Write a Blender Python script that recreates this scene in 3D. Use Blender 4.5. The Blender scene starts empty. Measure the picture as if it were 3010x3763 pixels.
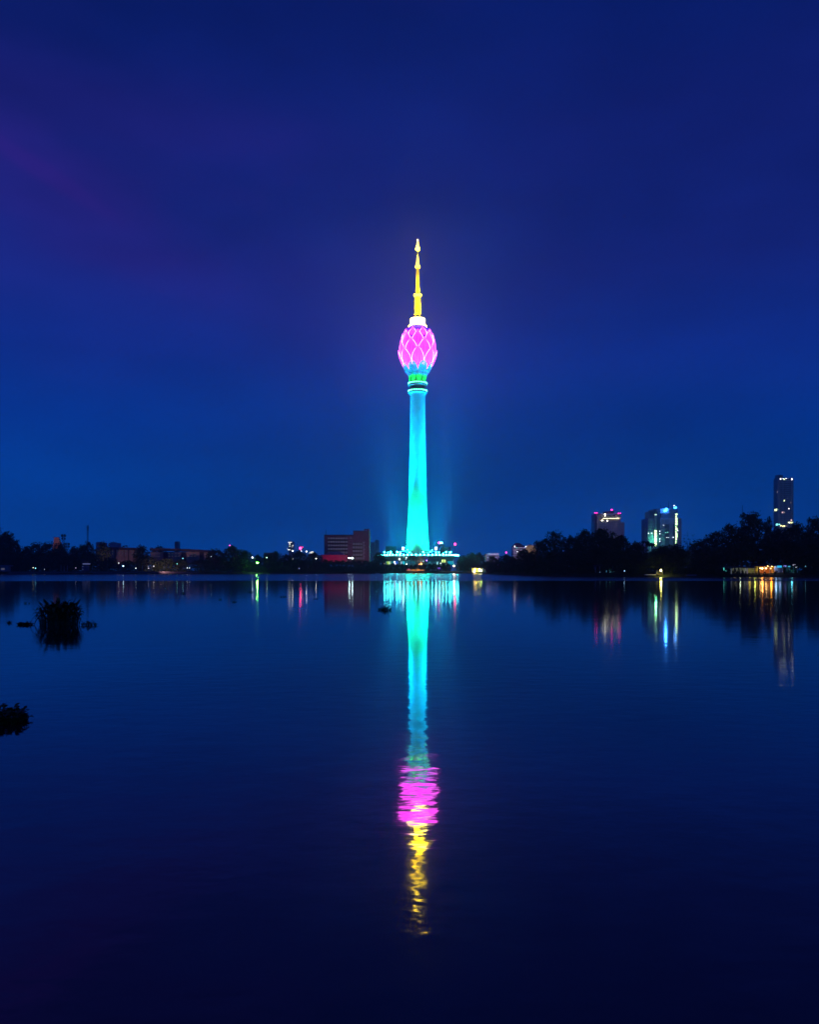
import bpy, math, random
from mathutils import Vector, Matrix
R = math.radians
sc = bpy.context.scene
COL = sc.collection
# ------------------------------------------------------------------ camera
F = 3000.0; CX = 1505.0; HY = 2098.0; CZ = 2.2     # focal length, centre column and horizon row in photograph pixels
cd = bpy.data.cameras.new('camera'); cam = bpy.data.objects.new('camera', cd); COL.objects.link(cam)
cam.location = (0, 0, CZ); cam.rotation_euler = (R(90), 0, 0)
cd.sensor_fit = 'VERTICAL'; cd.sensor_height = 36; cd.lens = 36 * F / 3763
cd.shift_y = (HY - 1881.5) / 3763; cd.clip_start = .3; cd.clip_end = 20000
sc.camera = cam
sc.view_settings.view_transform = 'Standard'; sc.view_settings.look = 'None'
sc.view_settings.exposure = 0; sc.view_settings.gamma = 1
sc.cycles.use_denoising = True
sc.cycles.max_bounces = 6; sc.cycles.volume_bounces = 0; sc.cycles.diffuse_bounces = 2; sc.cycles.glossy_bounces = 3
sc.cycles.sample_clamp_indirect = 60.0
sc.cycles.use_fast_gi = False

# ------------------------------------------------------------------ world: dusk sky
def node(nt, t, **kw):
    n = nt.nodes.new(t)
    for k, v in kw.items(): setattr(n, k, v)
    return n
def lin(c):
    return tuple(((x / 255 + .055) / 1.055) ** 2.4 if x > 10 else x / 255 / 12.92 for x in c)
w = bpy.data.worlds.new('World'); sc.world = w; w.use_nodes = True
nt = w.node_tree; nt.nodes.clear(); L = nt.links.new
out = node(nt, 'ShaderNodeOutputWorld'); bg = node(nt, 'ShaderNodeBackground'); L(bg.outputs[0], out.inputs[0])
tc = node(nt, 'ShaderNodeTexCoord'); sx = node(nt, 'ShaderNodeSeparateXYZ'); L(tc.outputs['Generated'], sx.inputs[0])
ramp = node(nt, 'ShaderNodeValToRGB'); L(sx.outputs[2], ramp.inputs[0])
SKY = [(0.0, (0, 78, 174)), (.04, (0, 76, 171)), (.10, (0, 66, 158)), (.17, (4, 53, 145)), (.25, (13, 43, 134)),
       (.34, (18, 37, 124)), (.45, (15, 32, 114)), (.57, (7, 27, 101)), (.75, (6, 20, 80)), (1, (4, 14, 60))]
cr = ramp.color_ramp
while len(cr.elements) < len(SKY): cr.elements.new(.5)
for e, (p, c) in zip(cr.elements, SKY): e.position = p
for e, (p, c) in zip(cr.elements, SKY): e.color = (*lin(c), 1)
# purple high haze, thin streaky cloud
mp = node(nt, 'ShaderNodeMapping'); mp.inputs['Scale'].default_value = (1.6, 1.6, 5.5); mp.inputs['Rotation'].default_value = (0, R(12), 0)
L(tc.outputs['Generated'], mp.inputs[0])
nz = node(nt, 'ShaderNodeTexNoise'); nz.inputs['Scale'].default_value = 1.9; nz.inputs['Detail'].default_value = 4; nz.inputs['Roughness'].default_value = .5
L(mp.outputs[0], nz.inputs[0])
mr = node(nt, 'ShaderNodeMapRange'); mr.inputs[1].default_value = .50; mr.inputs[2].default_value = .85; L(nz.outputs[0], mr.inputs[0])
lf = node(nt, 'ShaderNodeMapRange'); L(sx.outputs[0], lf.inputs[0])      # stronger to the left
lf.inputs[1].default_value = .5; lf.inputs[2].default_value = -.5; lf.inputs[3].default_value = .3; lf.inputs[4].default_value = 1.3
up = node(nt, 'ShaderNodeMapRange'); L(sx.outputs[2], up.inputs[0]); up.inputs[1].default_value = .06; up.inputs[2].default_value = .25
m1 = node(nt, 'ShaderNodeMath', operation='MULTIPLY'); L(mr.outputs[0], m1.inputs[0]); L(lf.outputs[0], m1.inputs[1])
m2 = node(nt, 'ShaderNodeMath', operation='MULTIPLY'); L(m1.outputs[0], m2.inputs[0]); L(up.outputs[0], m2.inputs[1])
# one long purple cloud streak high on the left
def mth(op, p, q, r=None):
    n = node(nt, 'ShaderNodeMath', operation=op)
    for i, v in enumerate((p, q, r)):
        if v is None: continue
        if isinstance(v, (int, float)): n.inputs[i].default_value = v
        else: L(v, n.inputs[i])
    return n.outputs[0]
X_, Z_ = sx.outputs[0], sx.outputs[2]
def streak(cx, cz, wx, wz, tilt, amt):
    dx = mth('SUBTRACT', X_, cx); u = mth('DIVIDE', dx, wx); v = mth('DIVIDE', mth('ADD', mth('SUBTRACT', Z_, cz), mth('MULTIPLY', dx, tilt)), wz)
    d = mth('SQRT', mth('ADD', mth('MULTIPLY', u, u), mth('MULTIPLY', v, v)), 0)
    d = mth('ADD', d, mth('MULTIPLY', mth('SUBTRACT', nz.outputs[0], .5), 2.2))
    m = node(nt, 'ShaderNodeMapRange', interpolation_type='SMOOTHSTEP'); L(d, m.inputs[0]); m.inputs[1].default_value = 1.1; m.inputs[2].default_value = 0; m.inputs[3].default_value = 0; m.inputs[4].default_value = amt
    return m.outputs[0]
tot = mth('ADD', mth('MULTIPLY', m2.outputs[0], .15), mth('ADD', streak(-.40, .40, .22, .055, .35, .26), mth('ADD', streak(-.36, .47, .32, .06, .1, .22), mth('ADD', streak(-.22, .33, .4, .10, .0, .15), streak(-.37, .405, .06, .010, .5, .25)))))
mx = node(nt, 'ShaderNodeMix', data_type='RGBA'); L(tot, mx.inputs[0]); L(ramp.outputs[0], mx.inputs[6])
mx.inputs[7].default_value = (*lin((48, 30, 126)), 1)
# darker band of cloud
nz2 = node(nt, 'ShaderNodeTexNoise'); nz2.inputs['Scale'].default_value = 2.0; nz2.inputs['Detail'].default_value = 7; nz2.inputs['Roughness'].default_value = .56
mp2 = node(nt, 'ShaderNodeMapping'); mp2.inputs['Scale'].default_value = (1, 1, 3); mp2.inputs['Location'].default_value = (3, 1, 5); L(tc.outputs['Generated'], mp2.inputs[0]); L(mp2.outputs[0], nz2.inputs[0])
dk = node(nt, 'ShaderNodeMapRange'); L(nz2.outputs[0], dk.inputs[0]); dk.inputs[1].default_value = .3; dk.inputs[2].default_value = .7
dk.inputs[3].default_value = .74; dk.inputs[4].default_value = 1.22
vm = node(nt, 'ShaderNodeVectorMath', operation='SCALE'); L(mx.outputs[2], vm.inputs[0]); L(dk.outputs[0], vm.inputs['Scale'])
# the last of the dusk from the real sky model, sun far below the horizon
sky = node(nt, 'ShaderNodeTexSky', sky_type='NISHITA'); sky.sun_disc = False; sky.sun_elevation = R(-6); sky.sun_rotation = R(-60)
sk = node(nt, 'ShaderNodeVectorMath', operation='SCALE'); L(sky.outputs[0], sk.inputs[0]); sk.inputs['Scale'].default_value = .02
ad = node(nt, 'ShaderNodeVectorMath', operation='ADD'); L(vm.outputs[0], ad.inputs[0]); L(sk.outputs[0], ad.inputs[1])
hl = node(nt, 'ShaderNodeMapRange'); L(sx.outputs[0], hl.inputs[0]); hl.inputs[1].default_value = .1; hl.inputs[2].default_value = -.5; hl.inputs[3].default_value = 1; hl.inputs[4].default_value = 1.12
h2_ = node(nt, 'ShaderNodeVectorMath', operation='SCALE'); L(ad.outputs[0], h2_.inputs[0]); L(hl.outputs[0], h2_.inputs['Scale'])
L(h2_.outputs[0], bg.inputs[0]); bg.inputs[1].default_value = 1.0

# ------------------------------------------------------------------ helpers
def at(px, py, D): return Vector(((px - CX) / F * D, D, CZ + (HY - py) / F * D))
MATS = {}
def new_mat(name):
    m = bpy.data.materials.new(name); m.use_nodes = True; MATS[name] = m
    return m, m.node_tree, m.node_tree.nodes['Principled BSDF']
def pbr(name, c, rough=.7, scale=.4, amt=.25, metal=0, spec=.3):
    if name in MATS: return MATS[name]
    m, nt, b = new_mat(name)
    b.inputs['Roughness'].default_value = rough; b.inputs['Metallic'].default_value = metal; b.inputs['Specular IOR Level'].default_value = spec
    g = node(nt, 'ShaderNodeNewGeometry'); n = node(nt, 'ShaderNodeTexNoise'); n.inputs['Scale'].default_value = scale; n.inputs['Detail'].default_value = 4
    nt.links.new(g.outputs['Position'], n.inputs[0])
    r = node(nt, 'ShaderNodeMapRange'); r.inputs[1].default_value = .3; r.inputs[2].default_value = .7; r.inputs[3].default_value = 1 - amt; r.inputs[4].default_value = 1 + amt
    nt.links.new(n.outputs[0], r.inputs[0])
    v = node(nt, 'ShaderNodeVectorMath', operation='SCALE'); v.inputs[0].default_value = c; nt.links.new(r.outputs[0], v.inputs['Scale'])
    nt.links.new(v.outputs[0], b.inputs['Base Color'])
    return m
def emit(name, c, s=1.0, sample='AUTO', base=(.02, .02, .02)):
    if name in MATS: return MATS[name]
    m, nt, b = new_mat(name)
    b.inputs['Base Color'].default_value = (*base, 1); b.inputs['Emission Color'].default_value = (*c, 1); b.inputs['Emission Strength'].default_value = s
    b.inputs['Roughness'].default_value = .5
    m.cycles.emission_sampling = sample
    return m
def link(name, me, parent=None, loc=None):
    o = bpy.data.objects.new(name, me); COL.objects.link(o)
    if parent is not None: o.parent = parent
    if loc is not None: o.location = loc
    return o
def tag(o, label=None, cat=None, group=None, kind=None):
    if label: o['label'] = label
    if cat: o['category'] = cat
    if group: o['group'] = group
    if kind: o['kind'] = kind
    return o
def thing(name, label, cat, loc=(0, 0, 0), group=None):
    return tag(link(name, None, loc=loc), label, cat, group)
def wloc(o):
    v = Vector((0, 0, 0))
    while o is not None: v = v + o.location; o = o.parent
    return v
class MB:
    def __init__(s): s.v = []; s.f = []; s.m = []; s.mats = []
    def mi(s, m):
        if m not in s.mats: s.mats.append(m)
        return s.mats.index(m)
    def quad(s, a, b, c, d, m):
        i = len(s.v); s.v += [a, b, c, d]; s.f.append((i, i + 1, i + 2, i + 3)); s.m.append(s.mi(m))
    def box(s, x0, x1, y0, y1, z0, z1, m):
        i = len(s.v); s.v += [(x, y, z) for z in (z0, z1) for x, y in ((x0, y0), (x1, y0), (x1, y1), (x0, y1))]
        for f in ((3, 2, 1, 0), (4, 5, 6, 7), (0, 1, 5, 4), (1, 2, 6, 5), (2, 3, 7, 6), (3, 0, 4, 7)):
            s.f.append(tuple(i + k for k in f)); s.m.append(s.mi(m))
        return s
    def pbox(s, x0, x1, y0, y1, D, dep, m):
        """box whose front face at distance D spans the pixels x0..x1, y0..y1 of the photograph"""
        a = at(x0, y1, D); b = at(x1, y0, D)
        return s.box(a.x, b.x, D, D + dep, a.z, b.z, m)
    def lathe(s, prof, m, n=48, c=(0, 0), cap=True, a0=0):
        i0 = len(s.v)
        for r, z in prof:
            for k in range(n):
                t = 2 * math.pi * k / n + a0; s.v.append((c[0] + r * math.cos(t), c[1] + r * math.sin(t), z))
        for j in range(len(prof) - 1):
            for k in range(n):
                k2 = (k + 1) % n; s.f.append((i0 + j * n + k, i0 + j * n + k2, i0 + (j + 1) * n + k2, i0 + (j + 1) * n + k)); s.m.append(s.mi(m))
        if cap:
            s.f.append(tuple(i0 + k for k in reversed(range(n)))); s.m.append(s.mi(m))
            s.f.append(tuple(i0 + (len(prof) - 1) * n + k for k in range(n))); s.m.append(s.mi(m))
        return s
    def tube(s, pts, rad, m, n=6):
        pts = [Vector(p) for p in pts]
        if not isinstance(rad, (list, tuple)): rad = [rad] * len(pts)
        i0 = len(s.v)
        for j, p in enumerate(pts):
            d = (pts[min(j + 1, len(pts) - 1)] - pts[max(j - 1, 0)]).normalized()
            u = d.cross(Vector((0, 0, 1)) if abs(d.z) < .9 else Vector((1, 0, 0))).normalized(); v = d.cross(u)
            for k in range(n):
                t = 2 * math.pi * k / n; s.v.append(tuple(p + (u * math.cos(t) + v * math.sin(t)) * rad[j]))
        for j in range(len(pts) - 1):
            for k in range(n):
                k2 = (k + 1) % n; s.f.append((i0 + j * n + k, i0 + j * n + k2, i0 + (j + 1) * n + k2, i0 + (j + 1) * n + k)); s.m.append(s.mi(m))
        s.f.append(tuple(i0 + k for k in reversed(range(n)))); s.m.append(s.mi(m))
        s.f.append(tuple(i0 + (len(pts) - 1) * n + k for k in range(n))); s.m.append(s.mi(m))
        return s
    def ball(s, c, r, m, n=8, sz=1.0):
        prof = [(max(.01, r * math.sin(math.pi * j / (n // 2 + 1))), c[2] - r * sz * math.cos(math.pi * j / (n // 2 + 1))) for j in range(n // 2 + 2)]
        return s.lathe(prof, m, n, (c[0], c[1]))
    def mesh(s, name, off=(0, 0, 0), smooth=False):
        me = bpy.data.meshes.new(name)
        me.from_pydata([(v[0] - off[0], v[1] - off[1], v[2] - off[2]) for v in s.v], [], s.f)
        for m in s.mats: me.materials.append(m)
        me.polygons.foreach_set('material_index', s.m)
        if smooth: me.polygons.foreach_set('use_smooth', [True] * len(s.f))
        if smooth: me.set_sharp_from_angle(angle=R(35))
        me.update(); return me
    def build(s, name, parent=None, smooth=False, local=False):
        """world coordinates in, linked under parent (local=True: already in the parent's coordinates)"""
        off = (0, 0, 0) if (parent is None or local) else wloc(parent)
        return link(name, s.mesh(name, off, smooth), parent)
def rebase(o):
    """put a top-level mesh's origin at the foot of its shape"""
    me = o.data; n = len(me.vertices)
    xs = [v.co.x for v in me.vertices]; ys = [v.co.y for v in me.vertices]; zs = [v.co.z for v in me.vertices]
    c = Vector(((min(xs) + max(xs)) / 2, (min(ys) + max(ys)) / 2, min(zs)))
    me.transform(Matrix.Translation(-c)); o.location = c; return o
def lamp(kind, name, loc, energy, color, parent=None, target=None, size=.5, angle=40, blend=.5):
    ld = bpy.data.lights.new(name, kind); ld.energy = energy; ld.color = color; ld.shadow_soft_size = size
    if kind == 'SPOT': ld.spot_size = R(angle); ld.spot_blend = blend
    o = bpy.data.objects.new(name, ld); COL.objects.link(o)
    if parent is not None: o.parent = parent
    o.location = loc
    if target is not None:
        o.rotation_euler = (Vector(target) - Vector(loc)).to_track_quat('-Z', 'Y').to_euler()
    return o

# ------------------------------------------------------------------ water
def water_material():
    m, nt, b = new_mat('lake water'); L = nt.links.new
    b.inputs['Base Color'].default_value = (.002, .006, .02, 1); b.inputs['IOR'].default_value = 1.7
    g = node(nt, 'ShaderNodeNewGeometry'); s = node(nt, 'ShaderNodeSeparateXYZ'); L(g.outputs['Position'], s.inputs[0])
    # wind patches far out: edges wander with a low noise
    nz = node(nt, 'ShaderNodeTexNoise'); nz.inputs['Scale'].default_value = .012; nz.inputs['Detail'].default_value = 3; L(g.outputs['Position'], nz.inputs[0])
    a = node(nt, 'ShaderNodeMath', operation='MULTIPLY_ADD'); L(nz.outputs[0], a.inputs[0]); a.inputs[1].default_value = 60; L(s.outputs[1], a.inputs[2])
    far = node(nt, 'ShaderNodeMapRange'); L(a.outputs[0], far.inputs[0]); far.inputs[1].default_value = 204; far.inputs[2].default_value = 216
    ro = node(nt, 'ShaderNodeMapRange'); L(far.outputs[0], ro.inputs[0]); ro.inputs[3].default_value = .06; ro.inputs[4].default_value = .2
    L(ro.outputs[0], b.inputs['Roughness'])
    n1 = node(nt, 'ShaderNodeTexNoise'); n1.inputs['Scale'].default_value = 2.2; n1.inputs['Detail'].default_value = 3; n1.inputs['Roughness'].default_value = .5
    mp = node(nt, 'ShaderNodeMapping'); mp.inputs['Scale'].default_value = (.72, 1, 1); L(g.outputs['Position'], mp.inputs[0]); L(mp.outputs[0], n1.inputs[0])
    n2 = node(nt, 'ShaderNodeTexNoise'); n2.inputs['Scale'].default_value = .35; n2.inputs['Detail'].default_value = 2; L(mp.outputs[0], n2.inputs[0])
    b1 = node(nt, 'ShaderNodeBump'); b1.inputs['Strength'].default_value = 1; dmap = node(nt, 'ShaderNodeMapRange'); L(s.outputs[1], dmap.inputs[0]); dmap.inputs[1].default_value = 6; dmap.inputs[2].default_value = 24; dmap.inputs[3].default_value = .0068; dmap.inputs[4].default_value = .0026; L(dmap.outputs[0], b1.inputs['Distance']); L(n1.outputs[0], b1.inputs['Height'])
    b2 = node(nt, 'ShaderNodeBump'); b2.inputs['Strength'].default_value = 1; b2.inputs['Distance'].default_value = .004; L(n2.outputs[0], b2.inputs['Height']); L(b1.outputs[0], b2.inputs['Normal'])
    L(b2.outputs[0], b.inputs['Normal'])
    return m
wm = MB(); WM = water_material()
xs = [-4000, -1200, -300, -60, 0, 60, 300, 1200, 4000]; ys = [-45, 5, 30, 80, 200, 500, 1400]
for i in range(8):
    for j in range(6): wm.quad((xs[i], ys[j], 0), (xs[i + 1], ys[j], 0), (xs[i + 1], ys[j + 1], 0), (xs[i], ys[j + 1], 0), WM)
tag(wm.build('water'), kind='structure')

# ------------------------------------------------------------------ ground beyond the far shore
SH = [(-3000, 2112), (-600, 2110.5), (0, 2110), (500, 2109.6), (900, 2109), (1150, 2107.8), (1400, 2107.3), (1680, 2107.3), (1790, 2108.5), (1850, 2111.5), (1990, 2116), (2150, 2119),
      (2350, 2120.3), (2600, 2121), (3010, 2122), (3600, 2123), (5500, 2124)]
def shore(px):
    for (a, ya), (b, yb) in zip(SH, SH[1:]):
        if a <= px <= b: return CZ * F / (ya + (yb - ya) * (px - a) / (b - a) - HY)
    return CZ * F / (2112 - HY)
rnd = random.Random(3)
gm = MB(); GM = pbr('dark bank grass', (.03, .04, .02), .95, .3, .5)
cols = [-9000, -6000, -3000] + list(range(-2400, 5400, 40)) + [5500, 7500, 9000]
rows = [(0, -.35), (.8, .1), (2.5, .9), (6, 1.5), (30, 1.7), (160, 2.0), (600, 2.2), (1700, 2.5)]
grid = []
for px in cols:
    d0 = shore(max(-3000, min(5500, px))) + rnd.uniform(-1.5, 1.5); t = (px - CX) / F
    col = [(t * (d0 + dd), d0 + dd, z + (rnd.uniform(-.15, .15) if z > .5 else 0)) for dd, z in rows]
    x, y, z = col[-1]; col.append((max(-4200, min(4200, t * 4600)), 4600, 3)); grid.append(col)
for i in range(len(grid) - 1):
    for j in range(len(grid[0]) - 1): gm.quad(grid[i][j], grid[i + 1][j], grid[i + 1][j + 1], grid[i][j + 1], GM)
tag(gm.build('ground'), kind='structure')

# ------------------------------------------------------------------ haze (air between the camera and the far city)
hz = MB(); m = bpy.data.materials.new('haze air'); m.use_nodes = True; nt = m.node_tree; nt.nodes.clear()
o_ = node(nt, 'ShaderNodeOutputMaterial'); v_ = node(nt, 'ShaderNodeVolumePrincipled'); nt.links.new(v_.outputs[0], o_.inputs['Volume'])
v_.inputs['Density'].default_value = .00019; v_.inputs['Color'].default_value = (.93, .95, 1, 1); v_.inputs['Anisotropy'].default_value = .78
hz.box(-4300, 4300, -60, 4700, -2, 372, m)
tag(hz.build('haze'), 'thin blue evening haze over the lake and the far city', 'haze', kind='stuff')
# ------------------------------------------------------------------ the lotus-headed tower
TD = 860.0; TX = (1535 - CX) / F * TD; PXM = TD / F           # 0.2867 m per photograph pixel at the tower
def tz(py): return CZ + (HY - py) * PXM
concrete = pbr('pale concrete', (.52, .54, .55), .6, .05, .10)
dark_metal = pbr('dark metal', (.05, .05, .06), .5, .5, .2)
white_steel = pbr('white steel', (.6, .6, .62), .4, .5, .1)
tw = thing('broadcast_tower', 'very tall tower with magenta lotus-bud head, golden spire and cyan-lit concrete shaft', 'tower', (TX, TD, 1.8))
def tp(mb, name, parent=tw, smooth=True):        # tower parts are modelled round x=y=0 with world heights
    off = Vector((0, 0, tw.location.z))
    return link(name, mb.mesh(name, off, smooth), parent)
def P(half_px): return half_px * PXM
# shaft
prof = [(P(47), 1.8), (P(46), tz(2060)), (P(43), tz(2030)), (P(40.5), tz(2000)), (P(36.5), tz(1925)), (P(33), tz(1840)), (P(30.5), tz(1750)), (P(28.8), tz(1640)), (P(28), tz(1540)), (P(27.5), tz(1449))]
s = MB().lathe(prof, pbr('streaked concrete', (.52, .54, .55), .6, .25, .10), 64); tp(s, 'shaft')
# two gallery rings with lamps
def ring(y0, y1, r, lampm, name):
    s = MB(); z0, z1 = tz(y1), tz(y0)
    s.lathe([(P(26), z0), (P(r - 3), z0), (P(r), z0 + .8), (P(r), z1 - .5), (P(r - 1.5), z1), (P(26), z1)], pbr('ring steel', (.16, .17, .17), .5), 56, cap=False)
    o = tp(s, 'gallery_ring', smooth=False)
    for k in range(24):
        a = 2 * math.pi * (k + .5) / 24; q = MB().ball((0, 0, 0), .62, lampm, 6)
        lo = link('lamp', q.mesh('gallery_lamp') if k == 0 else ring.me, o); ring.me = lo.data
        lo.location = (P(r - 1.2) * math.cos(a), P(r - 1.2) * math.sin(a), z1 + .5 - tw.location.z)
glamp = emit('gallery lamp glow', (.12, 1, .5), 9)
ring(1411, 1420, 35, glamp, 'a'); ring(1439, 1448, 35, glamp, 'b')
s = MB().lathe([(P(26), tz(1440)), (P(26), tz(1419))], pbr('dark band', (.03, .045, .08), .4), 48); tp(s, 'neck')
# cone under the bud, then the calyx with pointed sepals
s = MB().lathe([(P(30.5), tz(1412)), (P(30), tz(1402)), (P(30.8), tz(1393)), (P(32.5), tz(1384)), (P(34), tz(1381))], pbr('cone panel', (.10, .28, .11), .6, .3, .1), 64, cap=False); tp(s, 'head_base')
def pod_r(py):        # half width in pixels of the bud's shell at a photo row
    T = [(1200, 30), (1206, 33), (1213, 41), (1225, 48.5), (1236, 52), (1255, 58.5), (1275, 62.5), (1295, 63.8), (1312, 62.5), (1330, 57.5), (1345, 51.8), (1363, 43.6), (1374, 38.6), (1384, 34.5), (1400, 30)]
    for (a, ra), (b, rb) in zip(T, T[1:]):
        if py <= b: return ra + (rb - ra) * max(0, (py - a)) / (b - a)
    return T[-1][1]
s = MB(); s.lathe([(P(pod_r(y)), tz(y)) for y in (1384, 1380, 1376.5)], pbr('calyx panel', (.13, .135, .14), .55, .3, .12), 96, cap=False); tp(s, 'calyx_band')
s = MB(); s.lathe([(P(pod_r(y) - .9), tz(y)) for y in (1378, 1374)], dark_metal, 96, cap=False); tp(s, 'groove')
s = MB(); n = 192; rows_ = 16; i0 = 0
for j in range(rows_ + 1):
    for k in range(n):
        a = 2 * math.pi * k / n; u = abs(((a / (2 * math.pi) * 8) % 1) * 2 - 1)      # 0 at a sepal's middle, 1 in the notch
        tip = 1366 - 31 * (1 - u ** 2.2) ** .75
        y = 1375 + (tip - 1375) * j / rows_; r = P(pod_r(y) + 1.8 + 1.4 * (j / rows_) ** 2)
        s.v.append((r * math.cos(a), r * math.sin(a), tz(y)))
cm = s.mi(pbr('calyx panel', (.13, .135, .14), .55, .3, .12))
for j in range(rows_):
    for k in range(n): k2 = (k + 1) % n; s.f.append((j * n + k, j * n + k2, (j + 1) * n + k2, (j + 1) * n + k)); s.m.append(0)
tp(s, 'calyx')
shell = emit('violet bud shell', (.07, 0, 1.0), 2.6, base=(.1, .02, .2))
s = MB().lathe([(P(pod_r(y)), tz(y)) for y in (1374, 1363, 1350, 1338, 1325, 1312, 1300, 1288, 1275, 1260, 1245, 1236, 1225, 1218, 1213, 1206, 1202)], shell, 72, cap=False)
pod = tp(s, 'bud_shell')
mag = emit('magenta petal glow', (1.0, .0, .80), 6.0); strip = emit('pink light strip', (1, .07, 1), 5); edge = emit('white pink light strip', (1, .45, 1), 6)
def petal(phi, yb, yt, W, lean, tipw=.16):
    nu, nv = 10, 12
    def pt(u, t, off=0):
        y = yb + (yt - yb) * t
        if t < .35: wd = W * (.55 + .45 * math.sin(t / .35 * math.pi / 2))
        else: wd = W * (tipw + (1 - tipw) * max(0, 1 - ((t - .35) / .65) ** 1.9))
        yy = y + (abs(u) ** 2) * 6 * t
        a = phi + u * wd; r = P(pod_r(yy) + .8 + lean * t ** 1.6) + off + P(2.0) * (1 - u * u) * t
        return (r * math.cos(a), r * math.sin(a), tz(yy))
    s = MB(); m0 = s.mi(mag)
    for j in range(nv + 1):
        for i in range(nu + 1): s.v.append(pt(i / nu * 2 - 1, j / nv))
    for j in range(nv):
        for i in range(nu):
            a = j * (nu + 1) + i; s.f.append((a, a + 1, a + nu + 2, a + nu + 1)); s.m.append(m0)
    o = tp(s, 'petal')
    q = MB()
    for k in range(-4, 5):
        u = k / 4.0 * .98; pts = [pt(u, j / 10, .18) for j in range(0 if abs(k) < 2 else 2, 11)]
        q.tube(pts, .15 if abs(k) < 4 else .2, strip if abs(k) < 4 else edge, 3)
    link('light_strip', q.mesh('light_strip', (0, 0, tw.location.z)), o)
for row, (yb, yt, W, lean, off) in enumerate([(1366, 1287, 22.5, 5.5, 0), (1322, 1255, 21, 4.5, .5), (1288, 1225, 20.5, 4, 0), (1243, 1213, 15, 2.5, .5)]):
    for k in range(8):
        phi = -math.pi / 2 + (k + off) * math.pi / 4
        petal(phi, yb, yt, R(W), lean, .16 if row < 3 else .3)
# golden drum and spire
gold_hot = emit('white gold drum glow', (1, .80, .22), 14); gold_lamp = emit('gold lamp glow', (1, .72, .05), 20)
goldpaint = pbr('golden paint', (.75, .62, .10), .45, .3, .08)
s = MB().lathe([(P(32.5), tz(1204)), (P(32.5), tz(1201.5)), (P(28), tz(1200.5)), (P(28), tz(1199))], goldpaint, 48); b_ = tp(s, 'drum_base', smooth=False)
for k in range(16):
    a = 2 * math.pi * k / 16; lo = link('lamp', MB().ball((0, 0, 0), .75, gold_lamp, 6).mesh('drum_lamp') if k == 0 else lo.data, b_)
    lo.location = (P(32) * math.cos(a), P(32) * math.sin(a), tz(1200) - tw.location.z)
s = MB().lathe([(P(27.5), tz(1199)), (P(27), tz(1173))], gold_hot, 48); tp(s, 'drum')
s = MB().lathe([(P(27.6), tz(1173)), (P(26.5), tz(1171)), (P(20), tz(1170)), (P(12), tz(1170))], goldpaint, 48); tp(s, 'drum_cap', smooth=False)
s = MB().lathe([(P(10.8), tz(1171)), (P(10.6), tz(1140)), (P(10), tz(1092)), (P(11), tz(1090))], goldpaint, 32); tp(s, 'mast_base')
s = MB().lathe([(P(10), tz(1092)), (P(13.5), tz(1088)), (P(15), tz(1086)), (P(15), tz(1083)), (P(8), tz(1082))], emit('gold ledge glow', (1, .72, .03), 9), 32); tp(s, 'ledge', smooth=False)
s = MB().lathe([(P(7), tz(1083)), (P(6.4), tz(1060)), (P(5.9), tz(1030)), (P(5.6), tz(985))], goldpaint, 24); tp(s, 'mast')
s = MB().lathe([(P(5.6), tz(986)), (P(9), tz(983)), (P(9), tz(979)), (P(6), tz(975)), (P(4.2), tz(966)), (P(2.8), tz(950)), (P(1.9), tz(938))], emit('gold cone glow', (1, .70, .03), 10), 24); tp(s, 'cone')
s = MB().lathe([(P(1.9), tz(938)), (P(2.0), tz(922))], goldpaint, 16); tp(s, 'rod')
s = MB().lathe([(P(2), tz(923)), (P(6.5), tz(919)), (P(7.8), tz(914.5)), (P(6), tz(909)), (P(3), tz(902)), (P(1.8), tz(893)), (P(1.5), tz(887))], emit('beacon glow', (1, .70, .02), 34), 20); tp(s, 'beacon')
s = MB().lathe([(P(1.5), tz(887)), (P(3.2), tz(884.5)), (P(3.2), tz(882)), (P(1), tz(879))], emit('tip glow', (1, .75, .3), 5), 12); tp(s, 'tip')
# podium
pg = pbr('podium glass', (.14, .32, .33), .35, .15, .5, spec=.6)
def pzf(py, D=819): return CZ + (HY - py) / F * D
s = MB(); s.lathe([(31, 1.2), (33, 6), (34.5, 9), (36.5, 13), (39.5, 15.8), (40.5, 16.6)], pg, 96, cap=False)
podium = tp(s, 'podium', smooth=False)
s = MB(); s.lathe([(40.6, 16.5), (41.6, 17.2), (41.8, 18.0), (41.0, 18.4), (36, 18.7), (14, 19.0)], concrete, 96, cap=False); link('rim', s.mesh('rim', (0, 0, 1.8)), podium)
mull = MB()
for k in range(72):
    a = 2 * math.pi * k / 72
    mull.tube([(r * math.cos(a), r * math.sin(a), z) for r, z in ((31.25, 1.4), (33.25, 6), (34.75, 9), (36.8, 13), (39.8, 15.8))], .14, white_steel, 4)
link('mullion_frame', mull.mesh('mullion_frame', (0, 0, 1.8)), podium)
plamp = emit('podium lamp glow', (.08, .95, 1), 60.0)
pl = MB().ball((0, 0, 0), .62, plamp, 8, .85).mesh('rim_lamp')
for k in range(64):
    a = 2 * math.pi * (k + .5) / 64; link('rim_lamp', pl, podium, (42.7 * math.cos(a), 42.7 * math.sin(a), 18.5 - 1.8))
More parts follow.
